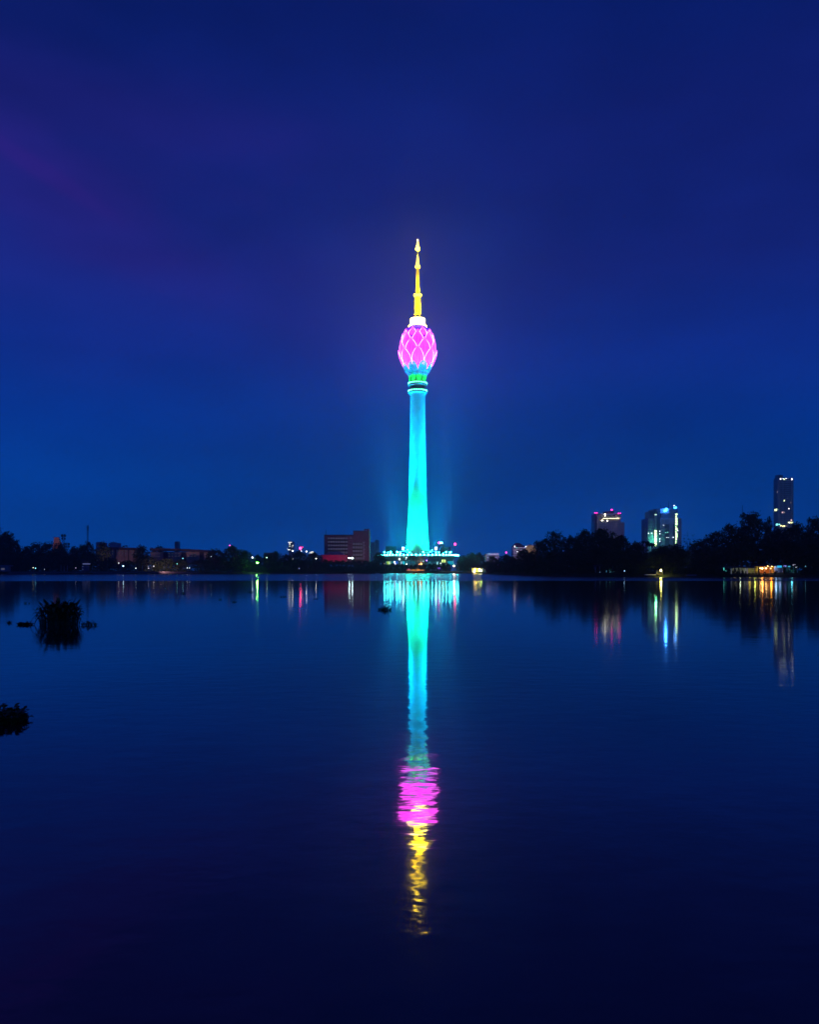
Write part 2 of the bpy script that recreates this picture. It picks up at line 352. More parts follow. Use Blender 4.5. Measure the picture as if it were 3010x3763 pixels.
# pavilion roofs on the deck and two white lantern boxes
for x in (-10.6, 9.8):
    s = MB(); s.lathe([(7.5, 21.8), (7.7, 22.3), (3, 22.9)], pbr('deck roof', (.35, .5, .5), .5), 20, (x, -27)); s.box(x - .8, x + .8, -27.8, -26.2, 18.9, 21.8, concrete)
    link('deck_kiosk', s.mesh('deck_kiosk', (0, 0, 1.8)), podium)
for px in (1480.7, 1601.5):
    X = (px - 1535) / F * 838; s = MB()
    s.box(X - 1.15, X + 1.15, -23.2, -21, pzf(2020.7, 838), pzf(2010.5, 838), emit('lantern box glow', (.55, .9, 1), 6)); s.box(X - .2, X + .2, -22.2, -21.9, 18.9, pzf(2020.7, 838), dark_metal)
    link('lantern', s.mesh('lantern', (0, 0, 1.8)), podium)
# floodlights standing on the deck edge (front ones as in the photograph, the back ones mirrored)
flood = emit('floodlight glow', (.04, .9, 1), 50)
fx = [1409, 1423, 1433, 1457, 1461, 1470, 1503, 1554, 1602, 1613, 1641, 1659]
fpts = []
for px in fx:
    X = (px - 1535) / F * 822; rr = 37.5
    fpts += [(X, -math.sqrt(max(1, rr * rr - X * X)))]
fpts += [(-x, -y) for x, y in fpts[::2]]
for i, (x, y) in enumerate(fpts):
    s = MB(); h = [1.9, 1.2, 1.9, 1.8, 1.5, 1.5, 1.3, 1.7, 1.6, 1.2, 1.9, 1.9][i % 12]
    s.box(x - .08, x + .08, y - .08, y + .08, 18.8, 19.2 + h, dark_metal); s.ball((x, y, 19.7 + h), .5 if i in (1, 5, 6, 8, 9) else .68, flood, 6)
    link('floodlight', s.mesh('floodlight', (0, 0, 1.8)), podium)
# lit windows and doors round the podium's foot, as seen from the lake
def pod_panel(x0, x1, y0, y1, m, name='window', parent=podium, dr=.35, D=824):
    s = MB(); zt, zb = pzf(y0, D), pzf(y1, D)
    def rr(z):
        T = [(1.2, 31), (6, 33), (9, 34.5), (13, 36.5), (15.8, 39.5)]
        for (a, ra), (b, rb) in zip(T, T[1:]):
            if z <= b: return ra + (rb - ra) * (z - a) / (b - a)
        return 39.5
    X0, X1 = (x0 - 1535) / F * D, (x1 - 1535) / F * D
    for dz0, dz1, k in ((zb, zt, 0),):
        a = [(X, -math.sqrt(max(1, (rr(z) + dr) ** 2 - X * X)), z) for X, z in ((X0, zb), (X1, zb), (X1, zt), (X0, zt))]
        b = [(p[0], p[1] + .3, p[2]) for p in a]
        s.quad(*a, m); s.quad(b[0], b[3], b[2], b[1], m)
        for q in range(4): s.quad(a[q], b[q], b[(q + 1) % 4], a[(q + 1) % 4], m)
    return link(name, s.mesh(name, (0, 0, 1.8)), parent)
E = lambda n, c=(0, 0, 0), st=0: emit(n, c, st, 'NONE')
pod_panel(1404, 1417, 2063, 2065, E('pane pale', (.5, .85, .8), .8)); pod_panel(1404, 1417, 2066, 2073, E('pane sea green', (.12, .5, .45), .7))
pod_panel(1418, 1425, 2063, 2073.5, E('pane lime', (.55, .9, .12), 1.0)); pod_panel(1425.5, 1432.5, 2063, 2073, E('pane pale lime', (.6, .9, .5), 1.0))
pod_panel(1446, 1461, 2061, 2072, E('pane blue', (.02, .18, .9), .8)); pod_panel(1471, 1476, 2063, 2074, E('pane lilac', (.5, .7, .9), .8)); pod_panel(1478, 1486, 2063, 2074, E('pane cyan', (.02, .7, .9), .9))
pod_panel(1493, 1495, 2062, 2073, E('pane cyan', (0, 0, 0), 0)); pod_panel(1518, 1521, 2063, 2073, E('pane teal', (.02, .3, .4), .7))
pod_panel(1574, 1583, 2064, 2073, E('pane teal', (0, 0, 0), 0)); pod_panel(1606, 1609, 2064, 2074, E('pane ice', (.4, .9, 1), 1.5), 'door')
pod_panel(1439, 1442, 2062, 2068, E('pane cyan', (0, 0, 0), 0)); pod_panel(1500, 1513, 2064, 2073, E('pane dim teal', (.01, .12, .2), .8)); pod_panel(1590, 1600, 2065, 2073, E('pane dim teal', (0, 0, 0), 0))
for px in (1626.5, 1635.5):     # two lime figures shining on the podium wall: stacked little frames
    pod_panel(px - 2.6, px + 2.6, 2056.5, 2060.5, E('lime frame glow', (.75, 1, .25), 2.2), 'light_panel'); pod_panel(px - 2.2, px + 2.6, 2062, 2066, E('lime frame glow', (0, 0, 0), 0), 'light_panel')
def small_lamp(px, py, D, r, col, st, name, parent, sampling='AUTO', w=1.0):
    s = MB(); p = at(px, py, D); s.ball((0, 0, 0), r, emit('%s glow %s' % (name, ''.join('%02d' % int(c * 99) for c in col) + str(int(st))), col, st, sampling), 6)
    return link(name, s.mesh(name), parent, p - wloc(parent))
for px, py, r, c, st in [(1468, 2055, .8, (.8, .95, 1), 8), (1493, 2049.5, .55, (.8, .95, 1), 4), (1450, 2066, .7, (.6, .8, 1), 8), (1453, 2072, .45, (.9, .7, .8), 5),
                         (1396.5, 2069, .6, (1, .85, .75), 6), (1412, 2071, .55, (1, .8, .7), 5), (1494.5, 2073, .5, (1, .85, .8), 5), (1548, 2072, .9, (1, .35, .1), 8),
                         (1541, 2073.5, .45, (1, .5, .2), 4), (1568.5, 2059.5, .55, (.3, .15, 1), 8), (1620, 2070, .4, (1, .9, .8), 4), (1485, 2046.5, .35, (.2, 1, .9), 3), (1491, 2055.5, .3, (.5, 1, 1), 3),
                         (1520.5, 2046.5, .35, (.1, .8, .9), 2), (1558, 2046.5, .35, (.1, .8, .9), 2), (1556, 2063, .35, (.6, .9, 1), 3), (1582, 2028, .5, (.6, 1, 1), 5), (1588, 2020.6, .5, (.3, .9, 1), 5), (1498, 2020, .55, (.3, .9, 1), 5)]:
    small_lamp(px, py, 822 if py > 2030 else 830, r, c, st, 'wall_lamp', podium)
# glazed entrance hall, right of the podium
eh = MB(); eh.pbox(1646, 1668, 2062, 2075, 818, 9, E('entrance glass', (.0, .42, .62), .8)); eh.pbox(1645.4, 1669, 2061, 2062.2, 817.6, 10, white_steel)
o = eh.build('entrance_hall', tw)
st_ = MB(); st_.tube([at(1671, 2061, 815), at(1683.5, 2076.5, 815)], .28, white_steel, 4); st_.tube([at(1669, 2076.5, 815), at(1683.5, 2076.5, 815)], .28, white_steel, 4); st_.build('stair_rail', o)

# spot lights on the tower; the last set is added for glow beside it
for k in range(8):
    a = 2 * math.pi * (k + .5) / 8; c, s_ = math.cos(a), math.sin(a)
    lamp('SPOT', 'shaft_flood', (37 * c, 37 * s_, 19.5), 7e5, (.0, 1, .58), tw, (3 * c, 3 * s_, 56), 1.0, 100, .9)
    lamp('SPOT', 'shaft_flood', (36 * c, 36 * s_, 19.5), 1.1e7, (.0, .44, 1), tw, (0, 0, 150), 1.0, 19, 1)
    a = 2 * math.pi * k / 8 + R(10); c, s_ = math.cos(a), math.sin(a)
    lamp('SPOT', 'head_flood', (P(37) * c, P(37) * s_, tz(1410) - 1.8), 3e4, (.0, 1, .08), tw, (P(28) * c, P(28) * s_, tz(1390) - 1.8), .3, 62, .8)
for k in range(4):
    a = 2 * math.pi * (k + .5) / 4; c, s_ = math.cos(a), math.sin(a)
    lamp('SPOT', 'spire_flood', (P(25) * c, P(25) * s_, tz(1168) - 1.8), 7e5, (1, .8, .0), tw, (0, 0, tz(1120) - 1.8), .5, 60, .8)
    lamp('SPOT', 'spire_flood', (P(14) * c, P(14) * s_, tz(1082) - 1.8), 3e5, (1, .72, .0), tw, (0, 0, tz(1040) - 1.8), .3, 40, .8)
for i in (0, 2, 4, 10, 11):
    x, y = fpts[i]; lamp('SPOT', 'beam_flood', (x, y, 22.5 - 1.8), 4e7, (.35, .4, 1), tw, (x * .97, y, 90), .3, 5, .8)

for k in range(6):  # added spots aimed past the shaft, for a blue glow in the haze
    a = 2 * math.pi * k / 6 + .2; lamp('SPOT', 'added_glow_spot', (24 * math.cos(a), 24 * math.sin(a), 19.5), 6.0e7, (.0, .27, 1), tw, (44 * math.cos(a), 44 * math.sin(a), 160), 1.0, 30, 1)
# ------------------------------------------------------------------ trees
leaf = pbr('tree foliage', (.045, .075, .025), .7, .25, .45, spec=.2)
leaf2 = pbr('tree foliage dark', (.03, .055, .022), .7, .25, .45, spec=.2)
leaf3 = pbr('tree foliage bluish', (.04, .07, .04), .7, .25, .45, spec=.2)
bark = pbr('bark', (.09, .07, .05), .9, 2, .3)
def crown_mesh(seed, shape, n_cl, leaves, size, mat, zf=.42):
    """unit crown: radius about 1 in x and y, z from 0 to 1; leaf clumps scattered through the volume"""
    r = random.Random(seed); s = MB(); m = s.mi(mat); cl = []
    lob = [(r.uniform(0, 6.28), r.uniform(.75, 1.12), r.uniform(.1, .95)) for _ in range(9)]
    while len(cl) < n_cl:
        a = r.uniform(0, 6.283); z = r.random(); rad = math.sqrt(r.random())
        if shape == 'dome': R_ = math.sqrt(max(0, 1 - max(0, (z - .1) / .9) ** 3.0)) * (.85 + .15 * min(1, z / .1))
        elif shape == 'umbrella': R_ = (math.sqrt(max(0, 1 - ((z - .55) / .45) ** 2)) if z > .55 else .35 + .65 * (z / .55) ** 1.3)
        elif shape == 'tall': R_ = max(0, math.sin(math.pi * (.12 + .86 * z)) ** .7)
        else: R_ = .95 * math.sqrt(max(0, 1 - z ** 3))
        wob = 1 + .16 * math.sin(3 * a + seed) + .10 * math.sin(5 * a + 2.1 * seed + 4 * z) + .08 * math.sin(9 * z + 2 * a)
        R_ *= wob
        cl.append((rad * R_ * math.cos(a), rad * R_ * math.sin(a), z * (1 + .10 * math.sin(4 * a + seed) * rad), r.uniform(.07, .17)))
    for cx, cy, cz, cr in cl:
        for _ in range(leaves):
            d = Vector((r.gauss(0, 1), r.gauss(0, 1), r.gauss(0, .7))); p = Vector((cx, cy, cz)) + Vector((d.x * cr, d.y * cr, d.z * cr * zf)) * .6
            n = Vector((r.gauss(0, 1), r.gauss(0, 1), r.gauss(.5, .8))).normalized(); u = n.orthogonal().normalized(); u = Matrix.Rotation(r.uniform(0, 6.28), 3, n) @ u
            v = n.cross(u); a_ = size * r.uniform(.6, 1.3); b_ = a_ * r.uniform(.35, .6)
            u = Vector((u.x, u.y, u.z * zf)); v = Vector((v.x, v.y, v.z * zf)); i = len(s.v); s.v += [p - u * a_, p - v * b_, p + u * a_, p + v * b_]; s.f.append((i, i + 1, i + 2, i + 3)); s.m.append(m)
    return s.mesh('crown_leaves')
def trunk_mesh(seed):
    r = random.Random(seed); s = MB()
    s.tube([(0, 0, 0), (.02, .01, .25), (-.01, 0, .5), (.02, 0, .8)], [.05, .04, .034, .015], bark, 7)
    for k in range(6):
        a = k * 1.05 + r.uniform(-.3, .3); z0 = r.uniform(.25, .5)
        s.tube([(0, 0, z0), (.25 * math.cos(a), .25 * math.sin(a), z0 + .16), (.62 * math.cos(a), .62 * math.sin(a), z0 + .34)], [.028, .018, .006], bark, 5)
    return s.mesh('trunk_limbs')
CROWN = {('dome', i): crown_mesh(11 + i, 'dome', 560, 13, .06, (leaf, leaf2, leaf3)[i % 3]) for i in range(4)}
CROWN.update({('umbrella', i): crown_mesh(31 + i, 'umbrella', 480, 13, .058, (leaf2, leaf)[i % 2]) for i in range(3)})
CROWN.update({('tall', i): crown_mesh(51 + i, 'tall', 220, 13, .07, leaf) for i in range(2)})
CROWN.update({('thin', 0): crown_mesh(71, 'dome', 80, 13, .035, leaf3)})
CROWN.update({('bush', i): crown_mesh(81 + i, 'bush', 150, 14, .075, (leaf2, leaf)[i % 2], .8) for i in range(3)})
TRUNK = [trunk_mesh(5), trunk_mesh(6)]
tr = random.Random(77)
def gz(D, px):
    dd = D - shore(px)
    for (a, za), (b, zb) in zip(rows, rows[1:]):
        if dd <= b: return za + (zb - za) * max(0, dd - a) / (b - a)
    return 2.6
def tree(px, top, hw, D, shape, label, group='trees standing round the lake', low=.16, var=None, name='broadleaf_tree'):
    p = at(px, top, D); g = gz(D, px) - .1; H = p.z - g; rx = hw * 1.22 / F * D
    t = thing(name, label, 'tree', (p.x, D, g), group)
    opts = [k for k in CROWN if k[0] == shape]; me = CROWN[opts[(tr.randrange(9) if var is None else var) % len(opts)]]
    c = link('crown', me, t, (0, 0, H * low)); c.scale = (rx, rx * .9, H * (1 - low)); c.rotation_euler.z = tr.uniform(0, 6.28)
    k = link('trunk', TRUNK[tr.randrange(2)], t); k.scale = (rx, rx, H * .95); k.rotation_euler.z = tr.uniform(0, 6.28)
    return t
def bush(px, top, hw, D, label, group):
    p = at(px, top, D); g = gz(D, px) - .15; H = max(.5, p.z - g)
    t = tag(link('bush', CROWN[('bush', tr.randrange(3))], None, (p.x, D, g)), label, 'bush', group)
    rx = hw / F * D; t.scale = (rx, rx * .8, H); t.rotation_euler.z = tr.uniform(0, 6.28); return t
def palm(px, top, D, label, h=None, fr=2.6, n=11):
    p = at(px, top, D); g = gz(D, px); zc = p.z - fr * .35
    t = thing('palm_tree', label, 'palm', (p.x, D, g), 'palms among the trees')
    s = MB(); s.tube([(0, 0, 0), (.3, 0, (zc - g) * .5), (.1, 0, zc - g)], [.28, .2, .16], bark, 6); link('trunk', s.mesh('palm_trunk'), t)
    s = MB(); m = leaf2; r = random.Random(int(px))
    for k in range(n):
        a = k / n * 6.283 + r.uniform(-.2, .2); d = Vector((math.cos(a), math.sin(a), 0)); sd = Vector((-d.y, d.x, 0)); prev = None
        lift = r.uniform(.2, .9)
        for j in range(7):
            q = j / 6; c = d * (fr * q) + Vector((.1, 0, zc - g + fr * (lift * q - 1.1 * q * q))); wd = .42 * math.sin(math.pi * min(1, q * .85 + .12))
            cur = (c - sd * wd - Vector((0, 0, wd * .5)), c, c + sd * wd - Vector((0, 0, wd * .5)))
            if prev: s.quad(prev[0], prev[1], cur[1], cur[0], m); s.quad(prev[1], prev[2], cur[2], cur[1], m)
            prev = cur
    link('fronds', s.mesh('palm_fronds'), t); return t
# right bank, the skyline from the point at the lake's bend out to the frame's edge
RB = [(1862, 2043, 36, 'dome', 'low round tree at the left tip of the dark right bank'),
      (1925, 2024, 40, 'dome', 'dark tree below the hip-roofed building on the right bank'),
      (1986, 1994, 34, 'dome', 'dark tree just right of the yellow-lit terrace building'),
      (2036, 1961, 44, 'umbrella', 'first high rounded tree of the right bank, left of the gap in its skyline'),
      (2100, 1976, 46, 'dome', 'dark tree between the first high tree and the yellow-banded tower'),
      (2150, 1957, 46, 'dome', 'tree at the left foot of the yellow-banded tower'),
      (2215, 1951, 56, 'dome', 'broad tree hiding the foot of the yellow-banded tower'),
      (2275, 1974, 50, 'dome', 'tree sloping down at the right foot of the yellow-banded tower'),
      (2335, 1998, 46, 'dome', 'lower tree in the dip between the two lit towers'),
      (2432, 2012, 50, 'dome', 'low tree below the green-lit stairs of the blue-topped tower'),
      (2485, 2006, 46, 'umbrella', 'tree in front of the right foot of the blue-topped tower'),
      (2575, 1990, 44, 'umbrella', 'flat layered tree stepping up right of the thin-leaved tree'),
      (2625, 1962, 52, 'umbrella', 'spreading tree with a jagged left edge, left of the tallest crown'),
      (2690, 1935, 52, 'umbrella', 'spreading tree on the left shoulder of the tallest crown'),
      (2765, 1897, 60, 'dome', 'tallest crown of the right bank, left of the dark high-rise'),
      (2858, 1948, 50, 'dome', 'tree hiding the foot of the dark high-rise'),
      (2925, 1933, 56, 'dome', 'broad smooth-topped tree right of the dark high-rise'),
      (2998, 1913, 44, 'dome', 'tall tree cut by the right edge of the view'),
      (3070, 1925, 50, 'dome', 'tree just past the right edge of the view')]
for i, (px, top, hw, sh, lab) in enumerate(RB):
    tree(px, top, hw, shore(px) + 22 + (i % 3) * 7, sh, lab, low=.1)
tree(2527, 1962, 34, shore(2527) + 40, 'thin', 'thin-leaved feathery tree right of the blue-topped tower', low=.25)
tree(2827, 1908, 17, shore(2827) + 34, 'tall', 'small pointed tree beside the left edge of the dark high-rise', low=.3)
palm(2374, 1983, shore(2374) + 20, 'small palm left of the blue-topped tower', fr=2.8)
palm(2396, 1990, shore(2396) + 24, 'ragged palm touching the blue-topped tower', fr=2.4)
FR = [(1836, 2066, 34), (1892, 2054, 40), (1955, 2036, 40), (2030, 2030, 54), (2105, 2024, 56), (2185, 2018, 58), (2262, 2020, 56), (2340, 2030, 52), (2415, 2034, 52), (2490, 2030, 54),
      (2570, 2020, 56), (2645, 2012, 58), (2725, 2000, 62), (2810, 1996, 60), (2895, 1992, 60), (2975, 1996, 56), (3055, 2000, 54)]
FL = ['lowest tree overhanging the water by the lit hut', 'tree overhanging the water below the hip-roofed building', 'waterside tree below the yellow-lit terrace building', 'waterside tree under the first high crown',
      'waterside tree left of the faint blue-lit pavilion', 'waterside tree above the faint blue-lit pavilion', 'waterside tree right of the faint blue-lit pavilion', 'waterside tree in the dip between the lit towers',
      'waterside tree over the small yellow-lit hut', 'waterside tree right of the small yellow-lit hut', 'waterside tree over the dark bank left of the houses', 'waterside tree left of the pale-lit house',
      'waterside tree over the pale-lit house', 'waterside tree over the orange-lit house', 'waterside tree over the blue-roofed house', 'waterside tree over the little square blue light', 'waterside tree at the right edge of the view']
for i, ((px, top, hw), lab) in enumerate(zip(FR, FL)):
    open_ = 2660 < px < 2950
    tree(px, top, hw, shore(px) + (16 if open_ else 9 + (i % 2) * 4), 'dome', lab, low=(.42 if open_ else .02))
BG = 'bushes overhanging the water on the right bank'
for px in range(1815, 2680, 27):
    if 2370 < px < 2470 or 2180 < px < 2290: continue
    bush(px + tr.uniform(-6, 6), tr.uniform(2084, 2096), 24, shore(px) + 2.6 + tr.random() * 2, 'dark bush overhanging the water on the right bank', BG)
for px in range(2965, 3080, 30):
    bush(px, tr.uniform(2088, 2098), 24, shore(px) + 3, 'dark bush overhanging the water on the right bank', BG)
# left bank
LB = [(-30, 1950, 50, 590, 'dome', 'tall dark tree cut by the left edge of the view'), (22, 1966, 40, 575, 'dome', 'high tree sloping down from the left edge of the view'), (52, 1990, 24, 590, 'dome', 'small crown right of the high left-edge tree'),
      (92, 2013, 26, 600, 'dome', 'low tree left of the broad temple-side trees'), (132, 2000, 34, 590, 'umbrella', 'broad tree left of the temple tower'), (178, 1999, 36, 600, 'umbrella', 'broad tree at the left foot of the temple tower'),
      (222, 2005, 26, 590, 'dome', 'tree hiding the foot of the temple tower'), (270, 2015, 24, 600, 'dome', 'small tree right of the two antenna masts'), (300, 2008, 22, 590, 'dome', 'tree left of the flat-topped one'),
      (325, 1997, 28, 600, 'umbrella', 'flat-topped tree left of the apartment blocks'), (378, 1998, 24, 615, 'umbrella', 'tree rising behind the left end of the apartment blocks'), (517, 2009, 26, 640, 'umbrella', 'tree between the two apartment blocks'),
      (582, 2013, 30, 700, 'umbrella', 'wide low crown behind the right apartment block'),
      (792, 2022, 36, 600, 'dome', 'left shoulder tree of the round clump right of the apartments'), (855, 2014, 42, 590, 'dome', 'highest tree of the round clump right of the apartments'), (900, 2028, 28, 600, 'dome', 'right shoulder tree of the round clump, left of the green lamp'),
      (948, 2042, 20, 610, 'dome', 'small tree behind the green lamp'), (985, 2040, 26, 620, 'dome', 'tree just right of the green lamp'), (1012, 2031, 26, 630, 'dome', 'tree below the far high-rise with lit floors'),
      (1052, 2040, 26, 640, 'dome', 'tree left of the red warning light'), (1100, 2028, 34, 660, 'dome', 'rounded tree below the red warning light'), (1155, 2036, 34, 700, 'dome', 'tree left of the red-lit hall'),
      (1395, 2034, 26, 780, 'dome', 'tree between the brown office block and the tower podium')]
for px, top, hw, D, sh, lab in LB: tree(px, top, hw, max(D, shore(px) + 30), sh, lab, low=.08)
palm(456, 2001, 640, 'palm standing out above the left apartment block', fr=3.2)
FLB = [(10, 2030, 42, 'front tree at the left edge over the small hut'), (75, 2040, 38, 'front tree right of the small hut'), (140, 2035, 42, 'front tree left of the lamps under the temple tower'), (210, 2032, 42, 'front tree under the temple tower'),
       (262, 2040, 34, 'front tree left of the lakeside kiosk'), (340, 2038, 40, 'front tree right of the lakeside kiosk'), (400, 2056, 34, 'front tree left of the bright blue-white lamp'), (540, 2045, 40, 'round tree in front of the gap between apartments'),
       (610, 2056, 36, 'front tree under the middle of the right apartment block'), (665, 2060, 34, 'front tree at the dark doorway of the right apartment block'), (735, 2060, 36, 'front tree at the right end of the apartment block'),
       (800, 2050, 40, 'front tree under the round clump'), (870, 2046, 42, 'front tree under the highest tree of the round clump'), (920, 2068, 30, 'low tree just left of the green lamp'), (472, 2062, 36, 'front tree under the left apartment block')]
for px, top, hw, lab in FLB: tree(px, top, hw, shore(px) + 19 + tr.random() * 8, 'dome', lab, low=.03)
tree(968, 2086, 16, shore(968) + 6, 'dome', 'small bright green tree lit by the green lamp', low=.1)
HG = 'dense bushes on the embankment left of the tower'
for k, px in enumerate(range(985, 1400, 21)):
    t0 = 2060 + 2 * math.sin(px * .05) + (0 if px < 1300 else (px - 1300) * .12)
    bush(px, t0 + tr.uniform(-2, 3), 24, shore(px) + 18 + tr.random() * 6, 'dark dense bush on the embankment left of the tower', HG)
    bush(px + 9, 2084 + tr.uniform(-3, 3), 20, shore(px) + 6 + tr.random() * 3, 'dark dense bush on the embankment left of the tower', HG)
PGN = 'low bushes between the podium and the water'
for k, px in enumerate(range(1392, 1660, 17)):
    t0 = 2074 + 2.2 * math.sin(px * .11) + (3 if 1480 < px < 1560 else 0)
    bush(px, t0 + tr.uniform(-1, 2.5), 15, 765 + tr.random() * 10, 'low dark bush between the podium and the water', PGN)
tz2 = [(1702, 2046, 26, 900, 'dome', 'hazy tree right of the podium lights'), (1735, 2036, 26, 920, 'dome', 'hazy dark tree left of the white balcony building'), (1762, 2036, 24, 880, 'dome', 'hazy tree touching the white balcony building'),
       (1724, 2058, 28, 800, 'dome', 'bluish tree behind the yellow-lit hut'), (1700, 2062, 18, 790, 'dome', 'small tree right of the podium stairs'), (1792, 2066, 26, 640, 'dome', 'tree between the yellow-lit hut and the right bank'),
       (1812, 2048, 22, 700, 'dome', 'tree below the white balcony building')]
for px, top, hw, D, sh, lab in tz2: tree(px, top, hw, D, sh, lab, low=.05)
tree(1757, 2076, 26, shore(1757) + 22, 'umbrella', 'green-lit tree hanging over the yellow-lit hut', low=.35)

# ------------------------------------------------------------------ buildings
brick = pbr('brown brick wall', (.24, .12, .16), .85, .6, .18); slabm = pbr('dark brown concrete', (.10, .07, .07), .8, .5, .2)
frame_m = pbr('pale window frame', (.45, .45, .48), .6); pane_m = emit('dim window pane', (.55, .55, .8), .11, 'NONE', base=(.06, .07, .09))
roofm = pbr('dark roof', (.06, .05, .07), .8); wallp = pbr('weathered pale wall', (.30, .24, .22), .85, .15, .25)
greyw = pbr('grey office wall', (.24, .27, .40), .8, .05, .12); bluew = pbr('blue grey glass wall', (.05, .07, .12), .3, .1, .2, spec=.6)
WIN = {}
def window(parent, x0, x1, y0, y1, D, proud=.06, fm=None, pm=None, name='window', bars=1):
    a = at(x0, y1, D); b = at(x1, y0, D); wd = b.x - a.x; h = b.z - a.z; fm = fm or frame_m; pm = pm or pane_m
    key = (round(wd, 1), round(h, 1), fm.name, pm.name, bars)
    if key not in WIN:
        s = MB(); t = min(.28, wd * .16); s.box(-wd / 2 + t, wd / 2 - t, .02, .1, t, h - t, pm)
        s.box(-wd / 2, wd / 2, -.04, .1, 0, t, fm); s.box(-wd / 2, wd / 2, -.04, .1, h - t, h, fm)
        s.box(-wd / 2, -wd / 2 + t, -.04, .1, t, h - t, fm); s.box(wd / 2 - t, wd / 2, -.04, .1, t, h - t, fm)
        for k in range(bars):
            c = -wd / 2 + (k + 1) * wd / (bars + 1); s.box(c - t * .25, c + t * .25, -.01, .09, t, h - t, fm)
        WIN[key] = s.mesh('window')
    return link(name, WIN[key], parent, Vector(((a.x + b.x) / 2, D - proud, a.z)) - wloc(parent))
def building(name, label, cat, px, D, z=None, group=None):
    p = at(px, HY, D); return thing(name, label, cat, (p.x, D, 1.6 if z is None else z), group)
def panel(parent, x0, x1, y0, y1, D, m, name='window', th=.25, proud=.2):
    s = MB(); s.pbox(x0, x1, y0, y1, D - proud, th, m); return s.build(name, parent)
# brown office block, D about 790
OD = 790
ob = building('office_block', 'brown brick office block with rows of square windows, left of the broadcast tower', 'building', 1274, OD)
s = MB(); s.pbox(1191, 1277, 1969, 2075, OD, 24, brick); s.build('wall', ob)
s = MB(); s.pbox(1203, 1276, 1973, 2066, OD - .35, .4, slabm); s.build('window_bay', ob)
s = MB(); s.pbox(1276.5, 1297, 1968, 2075, OD - 1.2, 22, brick); s.build('pier', ob)
s = MB(); s.pbox(1298, 1338.5, 1951, 2075, OD - 2, 25, brick); s.build('wing', ob)
s = MB(); s.pbox(1296.5, 1334, 1994, 2066, OD - 2.4, .4, slabm); s.build('window_bay', ob)
s = MB(); s.pbox(1338, 1356.5, 1951, 2075, OD - 3.2, 27, brick); s.pbox(1338, 1341.5, 1943.5, 1951, OD - 3.2, 10, brick); s.pbox(1347.5, 1356.5, 1943.5, 1951, OD - 3.2, 10, brick); s.pbox(1341.5, 1347.5, 1943.5, 1946.3, OD - 3.2, 10, brick); s.pbox(1341.5, 1347.5, 1949.6, 1951, OD - 3.2, 10, brick)
s.build('stair_tower', ob)
s = MB(); s.pbox(1190.5, 1298, 1965, 1969, OD - .8, 25.5, slabm); s.pbox(1297, 1338, 1950, 1952.5, OD - 2.6, 26, slabm); s.build('roof', ob)
s = MB(); s.pbox(1356.6, 1357.8, 1944, 2060, OD - 3, 1.2, pbr('pale drainpipe', (.8, .7, .5), .5)); s.build('painted_lit_edge', ob)  # pale strip painted in for the light along the block's right edge
for r_, y in enumerate((1974.8, 1988, 2001, 2014, 2027)):
    for k in range(8):
        x = 1204.5 + k * 9.3; window(ob, x, x + 6.8, y, y + 6.6, OD - .35)
for r_, y in enumerate((1995.5, 2008.5, 2022, 2035, 2048.5)):
    for k in range(4):
        x = 1296.8 + k * 9.1; window(ob, x, x + 6.4, y, y + 7, OD - 2.4)
    s = MB(); s.pbox(1334.5, 1341.5, y - 5, y - 2, OD - 4.4, 1.1, frame_m); s.pbox(1334.2, 1337.5, y - 2, y + 7, OD - 2.9, .5, frame_m); s.build('balcony', ob)
window(ob, 1287, 1291.5, 1974.8, 1979, OD - 1.2)
s = MB(); s.tube([at(1197, 1965, OD + 3), at(1197, 1947, OD + 3)], .22, dark_metal, 4); s.tube([at(1196, 1958, OD + 3), at(1198, 1957, OD + 3)], .3, dark_metal, 4); s.build('antenna', ob)
# red-lit hall in front of it
HD = 755
rh = building('hall', 'low flat-fronted hall lit red with a grey hipped roof, before the brown office block', 'building', 1225, HD)
s = MB(); s.pbox(1178.5, 1272, 2039.5, 2066, HD, 14, pbr('red plaster wall', (.62, .08, .16), .8, .4, .15)); s.build('wall', rh)
s = MB(); z0, z1 = at(0, 2039.5, HD).z, at(0, 2027, HD).z; xa, xb = at(1186, 0, HD).x, at(1270, 0, HD).x; i = 0
s.v += [(xa, HD - .4, z0), (xb, HD - .4, z0), (xb, HD + 14, z0), (xa, HD + 14, z0), (xa + 6, HD + 6, z1), (xb - 6, HD + 6, z1)]
for f in ((0, 1, 5, 4), (1, 2, 5), (2, 3, 4, 5), (3, 0, 4), (3, 2, 1, 0)): s.f.append(f); s.m.append(s.mi(pbr('grey sheet roof', (.2, .2, .25), .6)))
s.build('roof', rh)
s = MB(); s.pbox(1211, 1213, 2040, 2062, HD - .3, .3, pbr('red plaster wall', 0)); s.pbox(1178, 1272.5, 2038.8, 2040.2, HD - .4, .4, pbr('red plaster wall', 0)); s.build('trim', rh)
for px in (1195, 1225, 1256): lamp('SPOT', 'red_wash', at(px, 2061, HD - 13) - rh.location, 6.5e2, (1, .03, .25), rh, at(px, 2048, HD) - rh.location, .4, 110, .7)
